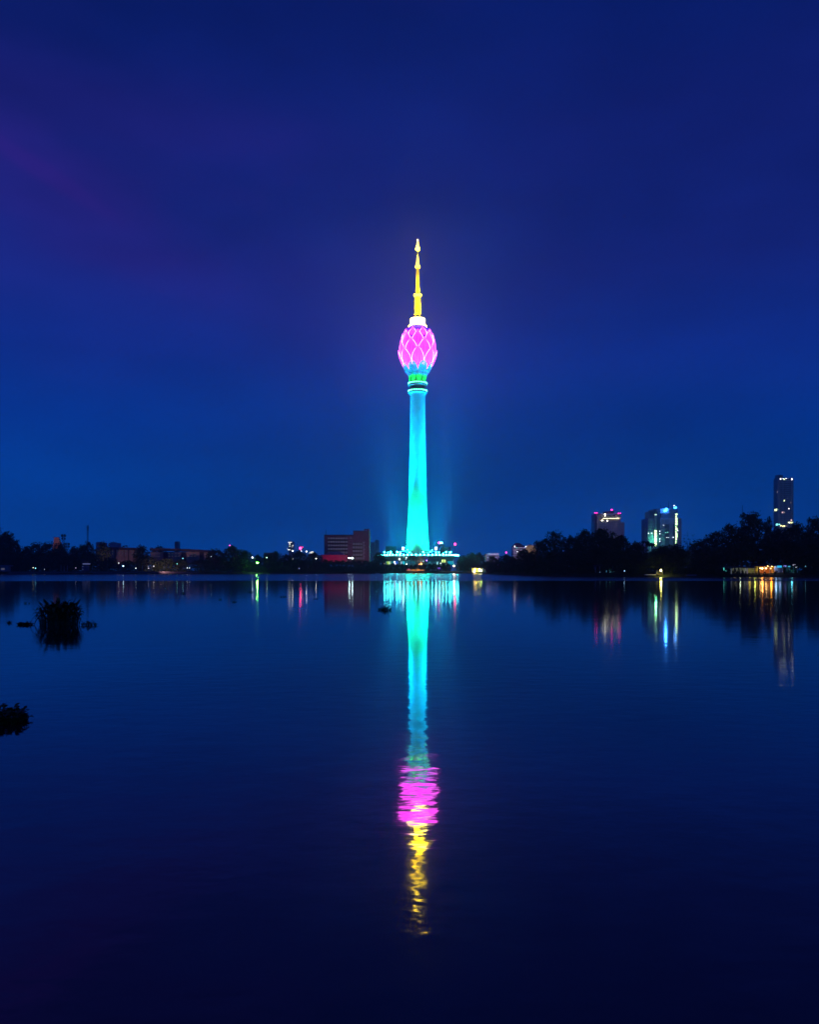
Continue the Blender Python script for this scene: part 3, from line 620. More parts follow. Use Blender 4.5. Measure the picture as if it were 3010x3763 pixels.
# street lamps
def street_lamp(px, py, D, label, col=(1, 1, 1), st=20, r=.35, power=0, pts=((0, 0),), group='street lamps round the lake', light_col=None):
    if px < 800: st = st * .4
    if px < 1000 and D < 640: D = shore(px) + (2.2 if py > 2062 else 4.5)
    p = at(px, py, D); g = gz(D, px); t = thing('street_lamp', label, 'lamp', (p.x, D, g), group); h = p.z - g
    s = MB(); s.tube([(0, .25, 0), (0, .25, h + .25)], [.11, .07], dark_metal, 6)
    for k, (dx, dz) in enumerate(pts):
        X, Z = dx / F * D, h + dz / F * D
        s.tube([(0, .25, h + .2), (X, .1, Z + r + .1)], .05, dark_metal, 5)
        q = MB(); q.ball((0, 0, 0), r, emit('lamp glow %d %d %d %d' % (col[0] * 99, col[1] * 99, col[2] * 99, st * 10), col, st), 6, .8); link('lamp_head', q.mesh('lamp_head'), t, (X, 0, Z))
    link('pole', s.mesh('pole'), t)
    if power: lamp('POINT', 'lamp_light', (0, -.9, h), power, light_col or col, t, size=.4)
    return t
street_lamp(1289.3, 2050.5, 745, 'twin-headed white street lamp beside the red-lit hall', (.7, 1, 1), 22, .75, 0, ((-5.5, 0), (5.5, -.5)))
lamp('SPOT', 'added_street_fill', at(1312, 2058, 758) - ob.location, 4.5e3, (1, .5, .5), ob, at(1290, 2000, OD) - ob.location, 1, 140, 1)  # added fill with no lamp of its own, stands in for city light
street_lamp(945, 2068, shore(945) + 5, 'very bright green lamp on the left shore', (.10, 1, .05), 220, .42, 1500, light_col=(.2, 1, .1))
street_lamp(1668.5, 2079.5, 735, 'warm white street lamp right of the podium', (1, .82, .5), 14, .62, 3000)
for px, py, D, c, st, r, lab in [(927, 2048.5, 612, (1, .95, .9), 16, .38, 'small white lamp above the green lamp, left of it'), (980, 2049, 625, (.6, 1, .8), 6, .35, 'small dim lamp right of the green lamp'),
        (452, 2080, 566, (.5, .8, 1), 20, .45, 'bright blue-white lamp under the left apartment block'), (435, 2069, 575, (.8, .9, 1), 7, .3, 'small white lamp left of the bright blue-white one'),
        (498, 2088, 560, (.7, .9, 1), 9, .32, 'white lamp low on the left shore between the apartments'), (545, 2088, 558, (.9, .8, 1), 6, .28, 'small lilac lamp left of the high white one'), (564, 2080.5, 562, (.9, .9, 1), 8, .3, 'white lamp under the left end of the right apartments'),
        (650, 2072, 575, (.2, .9, .8), 5, .36, 'dim teal lamp under the right apartment block'), (671, 2052, 590, (.2, .7, .9), 4, .5, 'tall teal lamp at the dark doorway of the right apartments'), (687, 2087, 560, (.8, .9, 1), 8, .3, 'left of two close white lamps on the shore'),
        (695, 2087, 560, (.8, .9, 1), 7, .3, 'right of two close white lamps on the shore'), (775, 2045, 585, (.6, .8, 1), 4, .28, 'lonely faint lamp left of the round tree clump'), (120, 2086, 560, (.9, .9, .6), 7, .3, 'faint yellow lamp on the far left shore'),
        (129, 2088, 560, (.2, .7, 1), 7, .42, 'small blue lamp on the far left shore'), (162, 2092, 560, (.6, .7, .8), 3, .26, 'faint pale lamp right of the blue one'), (277, 2087, 560, (.5, .5, .8), 2, .4, 'dim post lamp left of the lakeside kiosk'),
        (1075, 2024, 690, (1, .95, .9), 14, .4, 'white lamp high among the trees, left of the red warning light'), (1126, 2026.5, 700, (1, .95, .9), 15, .46, 'white lamp high among the trees, right of the red warning light'),
        (1107, 2025, 700, (.8, .9, 1), 6, .36, 'faint lamp straight below the red warning light'), (1090.5, 2055.5, 690, (1, 1, .95), 12, .4, 'low white lamp in front of the trees'), (1075, 2054, 690, (1, .85, .8), 5, .3, 'tiny lamp left of the low white lamp'),
        (1161, 2052.5, 700, (1, .97, .9), 12, .4, 'white lamp left of the red-lit hall'), (1099, 2089, 655, (.2, .25, .6), 2, .4, 'dim blue lamp on the dark embankment'), (543, 2081, 557, (.5, .6, .8), 2, .3, 'faint lamp just left of the high white one'),
        (2296, 2098, 300, (.3, .6, .9), 3, .2, 'tiny blue lamp in the trees above the right bank pavilion'), (2852, 1957, 310, (.9, .8, .95), 9, .24, 'pale lamp high in the trees at the foot of the dark high-rise')]:
    street_lamp(px, py, D, lab, c, st, r)
# red warning lights on far masts
def mast(px, ytop, D, label, lights=(), w=.25, lattice=False, cat='antenna mast', panels=()):
    t = thing('antenna_mast', label, cat, (at(px, HY, D).x, D, 1.8)); s = MB(); zt = at(px, ytop, D).z; X = at(px, HY, D).x
    if lattice:
        k = lattice / 2
        for sx_, sy_ in ((-1, -1), (1, -1), (1, 1), (-1, 1)): s.tube([(X + sx_ * k * 1.5, D + sy_ * k * 1.5, 1.8), (X + sx_ * k, D + sy_ * k, zt)], w * .5, dark_metal, 4)
        z = 4; f = 1
        while z < zt - 3:
            s.tube([(X - f * k * 1.2, D - k, z), (X + f * k * 1.2, D - k, z + 3)], w * .4, dark_metal, 4); s.tube([(X - k, D + f * k, z), (X + k, D - f * k, z + 3)], w * .4, dark_metal, 4); z += 3; f = -f
    else: s.tube([(X, D, 1.8), (X, D, zt)], [w, w * .5], dark_metal, 5)
    s.build('mast', t)
    for (ya, yb, sp) in panels:
        q = MB()
        for a in range(6):
            c_, s__ = math.cos(a * 1.047 + .4), math.sin(a * 1.047 + .4); z0, z1 = at(px, yb, D).z, at(px, ya, D).z
            q.box(X + sp * c_ - .3, X + sp * c_ + .3, D + sp * s__ - .2, D + sp * s__ + .2, z0, z1, dark_metal); q.tube([(X, D, (z0 + z1) / 2), (X + sp * c_, D + sp * s__, (z0 + z1) / 2)], .1, dark_metal, 4)
        q.build('antenna_panels', t)
    for (py, c, st, r) in lights:
        q = MB(); q.ball((0, 0, 0), r, emit('warning glow %d %d %d' % (c[1] * 99, c[2] * 99, st), c, st), 6); link('warning_light', q.mesh('warning_light'), t, at(px, py, D) + Vector((0, -1, 0)) - t.location)
    return t
RED = (1, .03, .16)
mast(1104, 2014, 1000, 'thin mast with a bright red warning light above the left trees', [(2015, RED, 16, 1.5)])
mast(1113, 2009, 1010, 'thin mast with a tiny red light beside the bright one', [(2010, RED, 4, .6)])
mast(844, 2004, 1300, 'faint far mast with a small magenta light above the round tree clump', [(2004, (1, .1, .6), 4, .9)])
mast(1672.5, 1999, 1000, 'thin mast with a red warning light right of the podium', [(2000, RED, 12, 1.5)])
mast(1861, 2030, 1100, 'short mast with a magenta light left of the hip-roofed building', [(2030.5, (1, .05, .5), 6, 1.1)])
mast(232, 1962, 640, 'taller of two antenna masts right of the temple tower', (), .2, 1.2, panels=((1964, 1973, 1.5), (1976, 1983, 1.2)))
mast(245, 1994, 620, 'shorter antenna mast right of the temple tower', (), .25, 1.2, panels=((1995, 2004, 1.6), (2006, 2012, 1.5)))
mast(321, 1930, 1900, 'very faint tall mast between the temple tower and the apartments', (), .5, 2.2, panels=((1933, 1950, 1.8),))
mast(2730, 1857, 1500, 'faint thin mast above the tallest tree of the right bank', (), 1.0)
mast(1173, 2049, 715, 'bare pale pole left of the red-lit hall', (), .25, cat='pole')
# temple tower
td = 690; tt = building('temple_tower', 'stepped brown temple gateway tower rising over the left trees', 'temple', 206, td)
s = MB(); mt = pbr('carved brown stone', (.42, .24, .2), .85, 1.5, .35)
for k in range(9):
    y1 = 2030 - k * 6.1 if k else 2060; y0 = 2030 - (k + 1) * 6.1; h0 = 17.5 - k * 1.05; s.pbox(206 - h0 * .92, 206 + h0 * .92, y0, y1, td + k * .5, 9 - k * .95, mt)
    s.pbox(206 - h0, 206 + h0, y0 + 4.4, y0 + 6, td + k * .5 - .3, 9.6 - k * .95, mt)
    for q in range(-5, 6): s.pbox(206 + q * h0 / 6 - .7, 206 + q * h0 / 6 + .7, y0 + 1, y0 + 4.4, td + k * .5 - .25, .3, mt)
s.build('tiers', tt)
s = MB()
for x in (196.5, 199.5, 202, 204.5, 207, 209.5, 212, 215.5): e_ = 1 if 197 < x < 215 else 0; s.tube([at(x, 1976, td + 6), at(x, 1972 + 1.4 * e_, td + 6)], [.4, .1], mt, 5)
s.build('finials', tt)
lamp('SPOT', 'added_temple_fill', (0, -45, 16), 1.6e4, (1, .5, .35), tt, (0, 0, 28), 1, 60, 1)  # added warm fill to bring out the brown stone; no lamp there
# apartment blocks on the left
def apartment(x0, x1, yt0, yt1, yb, D, label, gaps):
    b = building('apartment_block', label, 'building', (x0 + x1) / 2, D, group='apartment blocks on the left shore'); s = MB(); s.pbox(x0, x1, max(yt0, yt1) + 4, yb + 12, D, 12, wallp); s.build('wall', b)
    s = MB(); n = 6
    for k in range(n):
        xa, xb = x0 - 3 + (x1 - x0 + 6) * k / n, x0 - 3 + (x1 - x0 + 6) * (k + 1) / n; y = yt0 + (yt1 - yt0) * (k / n) ** 2
        s.pbox(xa, xb, y, y + 4.5 + (max(yt0, yt1) + 4.5 - y) * .0 + 4, D - 1.2, 14, roofm)
    s.build('roof', b)
    for ga, gb, hasl in gaps: s = MB(); s.pbox(ga, gb, max(yt0, yt1) + 4.6, yb, D - .5, .5, pbr('dark stairwell', (.03, .03, .05), .8)); s.build('stairwell', b)
    x = x0 + 6
    while x < x1 - 8:
        if not any(ga - 7 < x < gb + 1 for ga, gb, _ in gaps):
            for y in (max(yt0, yt1) + 8, max(yt0, yt1) + 18): window(b, x, x + 5, y, y + 4.5, D, pm=pane_m, fm=slabm)
        x += 12
    return b
apartment(392, 508, 2011, 2015, 2062, 640, 'left of the two long weathered apartment blocks on the left shore', [(420, 423, 0), (470, 472, 0)])
apartment(552, 763, 2015, 2024, 2062, 620, 'longer right one of the two weathered apartment blocks on the left shore', [(599, 615, 0), (665, 683, 1), (732, 747, 1)])
lamp('SPOT', 'added_street_fill', (0, -45, 3), 1.5e4, (1, .5, .5), bpy.data.objects['apartment_block.001'], (0, 0, 12), 1, 150, 1)  # added fill before the longer block, in place of unseen street lighting
lamp('SPOT', 'added_street_fill', (0, -45, 3), 8e3, (1, .5, .5), bpy.data.objects['apartment_block'], (0, 0, 12), 1, 130, 1)  # weaker added fill for the left block, again without a lamp
# far hazy buildings
def far_block(x0, x1, y0, D, dep, label, wallm, name='distant_building', yb=2090, roofs=(), wins=None, cat='building'):
    b = building(name, label, cat, (x0 + x1) / 2, D); s = MB(); s.pbox(x0, x1, y0, yb, D, dep, wallm); s.build('wall', b)
    for (a, c, ya, yb_) in roofs: s = MB(); s.pbox(a, c, ya, yb_, D + 2, dep * .6, wallm); s.build('roof_room', b)
    if wins:
        nx, ny, wx, wy, ya, yb_, pm = wins
        for j in range(ny):
            for i in range(nx):
                xa = x0 + (x1 - x0) * (i + .5) / nx - wx / 2; ya_ = ya + (yb_ - ya) * j / max(1, ny - 1); window(b, xa, xa + wx, ya_, ya_ + wy, D, fm=wallm, pm=pm, bars=0)
    return b
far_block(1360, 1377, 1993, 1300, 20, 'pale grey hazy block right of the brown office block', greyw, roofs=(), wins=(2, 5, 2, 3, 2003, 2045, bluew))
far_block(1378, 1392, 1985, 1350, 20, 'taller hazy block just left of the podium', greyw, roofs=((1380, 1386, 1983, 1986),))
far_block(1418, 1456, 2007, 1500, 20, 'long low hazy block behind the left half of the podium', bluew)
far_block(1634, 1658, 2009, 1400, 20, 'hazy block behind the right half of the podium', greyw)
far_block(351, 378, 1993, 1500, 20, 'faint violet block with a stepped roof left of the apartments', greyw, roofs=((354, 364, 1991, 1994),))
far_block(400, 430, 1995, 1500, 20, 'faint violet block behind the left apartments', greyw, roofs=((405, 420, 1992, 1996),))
far_block(968, 1000, 2031, 1000, 15, 'low dark red-roofed building right of the green lamp', brick)
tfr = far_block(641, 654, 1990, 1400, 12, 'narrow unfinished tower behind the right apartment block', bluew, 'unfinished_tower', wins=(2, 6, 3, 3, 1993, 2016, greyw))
panel(tfr, 655.5, 657, 1990, 2030, 1400, pbr('pale hoist', (.8, .7, .6), .6), 'hoist')
lm = emit('far window light', (.9, .95, .85), 2.5, 'NONE')
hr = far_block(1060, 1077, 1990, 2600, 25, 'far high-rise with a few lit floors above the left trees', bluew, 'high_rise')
for x0, x1, y0, y1 in [(1058, 1072, 1992, 1994), (1062, 1066, 1995, 1998), (1063, 1066, 2000, 2003), (1073, 1078, 2003.5, 2005.5), (1057, 1066, 2019, 2021.5), (1062, 1066, 2007.5, 2009), (1071, 1075, 2009, 2010), (1055, 1056.5, 2014, 2016)]:
    panel(hr, x0, x1, y0, y1, 2600, lm, 'lit_window')
lo_ = far_block(1134, 1153, 2027, 1000, 15, 'low far building with rows of lit windows left of the brown office block', greyw, 'lit_building')
for x0, x1, y0, y1 in [(1140, 1144, 2028, 2030), (1145, 1151, 2027, 2029), (1142, 1146, 2032, 2034), (1147, 1152, 2031.5, 2034), (1136, 1139, 2031, 2032.5)]: panel(lo_, x0, x1, y0, y1, 1000, lm, 'lit_window')
# lit sign on a far roof right of the shaft
sg = building('roof_sign', 'small bright cyan lit sign far behind the tower, right of the shaft', 'sign', 1622, 1300); s = MB(); s.pbox(1617, 1627, 1991.5, 1997.5, 1300, 1, emit('cyan sign glow', (.3, 1, 1), 6)); s.build('sign_board', sg)
s = MB(); s.pbox(1614, 1632, 1999, 2060, 1302, 14, bluew); s.pbox(1621, 1622, 1997.4, 1999, 1300.2, .6, dark_metal); s.build('wall', sg)
q = MB(); q.ball((0, 0, 0), 1.5, emit('warning glow pink', (1, .03, .45), 9), 6); link('warning_light', q.mesh('warning_light'), sg, at(1613, 1994.5, 1299) - sg.location)
# white balcony building right of the podium
wb = building('balcony_building', 'white building with a long open balcony right of the podium', 'building', 1812, 900)
wht = pbr('white render', (.7, .68, .78), .7)
s = MB(); s.pbox(1789, 1836, 2039, 2075, 903, 14, pbr('violet grey wall', (.25, .22, .4), .8)); s.build('wall', wb)
s = MB(); s.pbox(1790, 1834, 2033.3, 2039, 899, 18, wht); s.build('roof', wb)
s = MB(); s.pbox(1790, 1829, 2047, 2049, 899.4, 3.2, wht); s.build('balcony', wb)
for x in (1790.5, 1832.6): s = MB(); s.pbox(x, x + 1, 2039, 2047, 899.6, .5, wht); s.build('post', wb)
for x in range(1793, 1830, 6): window(wb, x, x + 4, 2040.5, 2046.5, 903, fm=bluew)
s = MB(); s.pbox(1784, 1789.5, 2036, 2060, 901, 12, wallp); s.build('side_wall', wb)
lamp('SPOT', 'added_street_fill', (0, -40, 6), 4e4, (.75, .6, 1), wb, (0, 0, 18), 1, 70, 1)  # added fill on the balcony front, no fixture behind it
# hip-roofed building and lit terrace building
hb = building('hip_roofed_building', 'building with a dark red hipped roof and two lit windows behind the right bank', 'building', 1908, 1100)
s = MB(); s.pbox(1887, 1934, 2010, 2060, 1100, 18, greyw); s.build('wall', hb)
s = MB(); za, zb = at(0, 2008.5, 1100).z, at(0, 1994.5, 1100).z; xa, xb = at(1886, 0, 1100).x, at(1931, 0, 1100).x
s.v += [(xa, 1099, za), (xb, 1099, za), (xb, 1118, za), (xa, 1118, za), (xa + 4, 1108, zb), (xb - 7, 1108, zb)]
for f in ((0, 1, 5, 4), (1, 2, 5), (2, 3, 4, 5), (3, 0, 4), (3, 2, 1, 0)): s.f.append(f); s.m.append(s.mi(pbr('dark red tile', (.25, .06, .1), .8)))
s.build('roof', hb)
for y in (2011.5, 2019.5): s = MB(); s.pbox(1885, 1934, y, y + 2.2, 1098.6, 1.3, wht); s.build('balcony', hb)
for x in range(1890, 1930, 5): window(hb, x, x + 3, 2014, 2018.5, 1100, fm=bluew)
panel(hb, 1891, 1894, 2006, 2010.5, 1098.8, emit('far lamp white', (.9, .95, 1), 4), 'lit_window'); panel(hb, 1932, 1935, 2007, 2010, 1098.8, emit('far lamp white', 0), 'lit_window'); panel(hb, 1900.5, 1903, 2025.5, 2031.5, 1098.8, emit('far lamp white', 0), 'lit_window')
tb = building('terrace_building', 'yellow-lit terrace building beside the hip-roofed one', 'building', 1952, 1150)
s = MB(); s.pbox(1934, 1969, 2005, 2050, 1150, 16, wallp); s.pbox(1946, 1953, 2001, 2005, 1152, 8, wallp); s.pbox(1940, 1966, 2003.5, 2005, 1149.5, 1, wallp); s.build('wall', tb)
for x in (1938, 1944, 1950, 1956, 1962): window(tb, x, x + 3.5, 2006.5, 2010, 1150, fm=wallp, pm=E('dim amber pane', (.6, .4, .12), .35))
lamp('SPOT', 'terrace_light', (0, -14, 22), 1e4, (1, .7, .3), tb, (0, 0, 34), .5, 110, .8)
lamp('SPOT', 'added_street_fill', (0, -30, 14), 2e4, (1, .6, .8), hb, (0, 0, 28), .5, 90, .8)  # added fill on the hip-roofed building, standing in for city light
# --- yellow-banded tower
YD = 1750
ya = building('hotel_tower', 'pale tower with a brightly lit yellow band below its top and five red roof lights', 'tower', 2240, YD)
s = MB(); s.pbox(2198, 2282, 1914, 2060, YD, 45, greyw); s.build('wall', ya)
s = MB(); s.pbox(2282, 2296, 1919, 2060, YD + 4, 38, greyw); s.build('wing', ya)
cream = pbr('cream stone', (.55, .5, .42), .7)
s = MB(); s.pbox(2195.5, 2204.5, 1887, 1914, YD - 3, 48, cream); s.pbox(2204.5, 2214, 1888, 1914, YD - 1, 40, cream); s.pbox(2265, 2282, 1888, 1914, YD - 1, 45, cream)
s.pbox(2214, 2265, 1891, 1902.5, YD + 5, 34, bluew); s.pbox(2212, 2274, 1909.5, 1913.8, YD - 2, 44, cream); s.pbox(2195, 2199, 1914, 1950, YD - 3, 4, cream); s.build('crown_storeys', ya)
for y in (1887, 1892, 1897): s = MB(); s.pbox(2214, 2265, y, y + 1.1, YD + 3.5, 2, cream); s.build('balcony', ya)
for x in range(2218, 2276, 9): s = MB(); s.pbox(x, x + 1.5, 1905.4, 1918, YD - 3, 1.5, cream); s.build('column', ya)
s = MB(); s.pbox(2216.5, 2277.5, 1904, 1905.4, YD - 3.2, 1, emit('light strip glow', (1, .95, .65), 4)); s.build('light_strip', ya)
s = MB(); s.pbox(2224, 2258, 1879, 1887, YD + 12, 20, bluew); s.build('roof_room', ya)
panel(ya, 2214, 2272, 1905.5, 1909.4, YD + 1.2, E('amber band', (.5, .42, .04), .55), 'window_band')
for x0, x1, y0, y1 in [(2211, 2219, 1911, 1914.5), (2231.5, 2235, 1911, 1915.5), (2222, 2227, 1888, 1893), (2223, 2227, 1894.5, 1897)]: panel(ya, x0, x1, y0, y1, YD - 2.3, emit('tower lamp glow', (1, .96, .75), 6), 'floodlight')
for i, x in enumerate((2206, 2212, 2220, 2228, 2236, 2244, 2252, 2260, 2268, 2275)):
    for y in range(1919, 1962, 7): window(ya, x, x + 3.6, y, y + 4.4, YD, fm=greyw, pm=bluew, bars=0)
for y in (1924, 1934, 1944, 1954, 1964): window(ya, 2286, 2290, y, y + 5, YD + 4, fm=greyw, pm=bluew, bars=0)
for x, y in ((2198, 1889), (2206, 1897.5), (2274, 1889), (2272, 1892)): window(ya, x, x + 3.5, y, y + 4, YD - (3 if x < 2204 else 1), fm=cream, pm=bluew, bars=0)
for px, py, r in [(2187.5, 1885, 1.1), (2194.8, 1884.3, 1.1), (2274.5, 1886.5, 1.2), (2281.5, 1885.6, 1.1), (2249.3, 1873.5, 1.8)]:
    q = MB(); q.ball((0, 0, 0), r, emit('tower warning glow', (1, .02, .35), 8), 6); q.tube([(0, 0, -r * 3), (0, 0, -r)], .3, dark_metal, 4); link('warning_light', q.mesh('warning_light'), ya, at(px, py, YD - 1) - ya.location)
s = MB(); s.pbox(2186, 2196, 1889, 2060, YD + 6, 30, bluew); s.build('side_wing', ya)
lamp('SPOT', 'added_street_fill', (0, -160, 20), 1.1e5, (1, .75, .6), ya, (0, 0, 105), 2, 38, 1)  # added warm fill for the tower front; no lamp stands there
lamp('SPOT', 'shaft_lamp', at(2265, 1945, YD - 3) - ya.location, 2500, (1, .75, .5), ya, at(2265, 1915, YD) - ya.location, .5, 40, 1)
# --- blue-topped tower
BD = 1450
bt = building('bank_tower', 'stepped tower with a bright blue emblem on top and two green-white lit stair shafts', 'tower', 2420, BD)
s = MB(); s.pbox(2382, 2406, 1905, 2060, BD + 5, 40, greyw); s.build('wing', bt)
s = MB(); s.pbox(2389, 2404, 1879, 1905, BD + 8, 30, bluew); s.pbox(2404, 2428, 1871, 1890, BD + 6, 35, bluew); s.build('upper_block', bt)
s = MB(); s.pbox(2406, 2415.5, 1890, 2060, BD + 2, 30, greyw); s.build('stair_core', bt)
s = MB(); s.pbox(2415.5, 2427, 1871.5, 2060, BD, 34, bluew); s.build('glass_shaft', bt)
s = MB(); s.pbox(2427.2, 2483, 1903, 2060, BD + 1, 45, greyw); s.build('wall', bt)
s = MB(); s.pbox(2432, 2482, 1886, 1903, BD + 4, 38, bluew); s.build('attic', bt)
s = MB(); s.pbox(2427.5, 2462, 1869, 1886, BD + 3, 40, pbr('top screen wall', (.2, .24, .4), .7)); s.pbox(2462, 2491.5, 1871, 1886, BD + 3.5, 40, bluew); s.build('roof_screen', bt)
s = MB(); s.pbox(2445, 2461, 1926, 2060, BD + .6, .4, bluew); s.pbox(2475, 2482, 1926, 2060, BD + .6, .4, bluew); s.build('glass_bay', bt)
s = MB(); s.pbox(2491, 2506, 1905, 2060, BD + 14, 30, greyw); s.build('rear_wing', bt)
sl = emit('stair light glow', (.62, 1, .42), 3.6)
for k in range(7): panel(bt, 2406.4, 2415.6, 1948.5 + k * 9.2, 1948.5 + k * 9.2 + (7.2 if k < 6 else 3), BD + 1.8, sl, 'stair_window', .4)
for y0, y1, w_ in [(1887.5, 1892.5, 7), (1895, 1901, 4), (1903, 1910, 7), (1912, 1920, 7), (1921.5, 1929.5, 7), (1933, 1938, 3), (1939.5, 1948, 7), (1951, 1957, 3), (1958.5, 1966, 7), (1967.5, 1975, 7), (1977, 1985, 5), (1987, 1998, 2.5)]:
    panel(bt, 2484, 2484 + w_, y0, y1, BD + .6, sl, 'stair_window', .4)
s = MB(); s.pbox(2483.2, 2491, 1886, 2060, BD + 1, 40, greyw); s.build('stair_core', bt)
panel(bt, 2407.5, 2415.2, 1889, 1893.6, BD + 1.6, emit('pale green pane', (.55, .9, .75), 1.5, 'NONE'), 'lit_window')
for x, y in ((2426, 1952), (2426, 1961.5), (2426, 1980), (2426, 1989), (2384.5, 1960), (2396.5, 1959.5), (2492.5, 1950), (2475.5, 1974.5)):
    panel(bt, x - 1.2, x + 1.4, y - 1.3, y + 1.3, BD - .4, emit('tower small lamp', (.8, .9, 1), 5, 'NONE'), 'lamp')
for x0, x1, y, c in ((2446, 2450.5, 1957, (.2, .8, .7)), (2453, 2457.5, 1956, (.2, .8, .7)), (2450, 2454.5, 1975, (.8, .8, .95)), (2457, 2460, 1975, (.6, .8, 1)), (2438, 2442, 1930, (.8, .5, .3))):
    panel(bt, x0, x1, y - 1, y + 1.3, BD + .5, emit('bay lamp %d' % (c[0] * 10), c, 1.6, 'NONE'), 'lit_window')
for x in (2431, 2436, 2440, 2447, 2451, 2455.5): window(bt, x, x + 2.4, 1909, 1921, BD + 1, fm=greyw, pm=bluew, bars=0)
for y in (1931, 1940, 1949, 1958, 1967, 1976, 1985):
    for x in (2430.5, 2435.5, 2440): window(bt, x, x + 2.6, y, y + 5, BD + 1, fm=greyw, pm=bluew, bars=0)
for y in (1915, 1928, 1938, 1948, 1966, 1976):
    for x in (2383.5, 2387.5, 2391.7, 2396, 2400.4): window(bt, x, x + 2, y, y + (9 if y == 1915 else 5), BD + 5, fm=greyw, pm=bluew, bars=0)
def emblem(x, y, D, w_, h_, m, parent, blob):     # an irregular glowing roof emblem
    s = MB(); pts = [at(x + a * w_, y + b * h_, D) for a, b in blob]; n = len(pts)
    i = len(s.v); s.v += [tuple(p) for p in pts] + [(p.x, p.y + 1.2, p.z) for p in pts]; mi = s.mi(m)
    s.f.append(tuple(range(i, i + n))); s.m.append(mi); s.f.append(tuple(range(i + 2 * n - 1, i + n - 1, -1))); s.m.append(mi)
    for k in range(n): s.f.append((i + k, i + n + k, i + n + (k + 1) % n, i + (k + 1) % n)); s.m.append(mi)
    return s.build('emblem', parent)
bl = emit('blue emblem glow', (.03, .28, 1), 16)
emblem(2448, 1873.5, BD + 1.5, 7, 7, bl, bt, [(-.9, 1), (-1, .1), (-.35, -.1), (-.2, -.8), (.4, -1), (.95, -.7), (.9, .1), (.5, .8), (0, 1)])
emblem(2483, 1864, BD + 1.5, 5, 5, emit('blue emblem glow', 0), bt, [(-.9, .8), (-1, 0), (-.2, .15), (.4, -.5), (1, -.3), (.9, .7), (.4, 1)])
emblem(2479.5, 1858, BD + 1.5, 3, 2.5, emit('white emblem glow', (.9, .9, 1), 3), bt, [(-1, 0), (-.3, .5), (0, 1), (.3, .4), (1, .2), (.5, -.2), (.6, -1), (0, -.5), (-.6, -.8)])
s = MB(); s.tube([at(2458.5, 1871, BD + 10), at(2458.5, 1841, BD + 10)], [.7, .25], dark_metal, 5); s.tube([at(2428.5, 1871, BD + 10), at(2428.5, 1856, BD + 10)], .3, dark_metal, 4)
s.tube([at(2481, 1871, BD + 3), at(2482, 1858, BD + 3)], .4, dark_metal, 4); s.build('antenna', bt)
lamp('POINT', 'emblem_light', at(2448, 1874, BD - 3) - bt.location, 1.6e4, (.05, .3, 1), bt, size=2)
lamp('SPOT', 'added_street_fill', (0, -150, 10), 1.1e5, (.45, .65, 1), bt, (0, 0, 70), 2, 50, 1)  # added bluish fill for the stepped front, without a fixture
lamp('POINT', 'stair_glow', at(2411, 1980, BD - 4) - bt.location, 1.5e4, (.1, 1, .45), bt, size=2)
# --- dark high-rise on the right
CD = 1500
hr2 = building('high_rise', 'tall dark glass high-rise with pale floor lines and scattered lit windows, on the right', 'tower', 2890, CD)
s = MB(); s.pbox(2862.6, 2917.5, 1756, 2040, CD, 20, bluew); s.build('glass_wall', hr2)
s = MB(); s.pbox(2860.5, 2879, 1745, 1757, CD + 4, 12, bluew); s.build('plant_room', hr2)
pale = pbr('pale floor edge', (.42, .44, .55), .6)
k = 0; y = 1764.5
while y < 1990:
    s = MB(); s.pbox(2868, 2885, y, y + .9, CD - .8, .8, pale); s.pbox(2888, 2904.5, y, y + 1.3, CD - 1.6, 1.6, pale); s.pbox(2904.5, 2918.5, y, y + .9, CD - .8, 1.2, pale); s.build('balcony', hr2); y += 7.25
s = MB(); s.pbox(2861, 2862.4, 1764, 1990, CD - .4, .6, pale); s.pbox(2865.8, 2866.8, 1764, 1990, CD - .4, .4, pale); s.pbox(2879.2, 2880, 1766, 1990, CD - .4, .4, pale); s.pbox(2911.6, 2912.5, 1766, 1990, CD - .9, .8, pale); s.build('fin', hr2)
s = MB(); s.pbox(2864, 2918.5, 1756.4, 1757.4, CD - .6, 21, pale); s.pbox(2864, 2918.5, 1766.5, 1767.6, CD - .7, .7, pale)
for x in (2864, 2881, 2899, 2917.5): s.pbox(x, x + 1, 1757.4, 1766.5, CD - .5, .5, pale)
s.build('roof_frame', hr2)
s = MB()     # the side wall seen obliquely, with its own floor lines
a = at(2862.4, 0, CD).x
for k in range(30):
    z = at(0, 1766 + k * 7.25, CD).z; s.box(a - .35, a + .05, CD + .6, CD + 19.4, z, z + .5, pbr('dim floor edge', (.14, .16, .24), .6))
s.build('side_floor_lines', hr2)
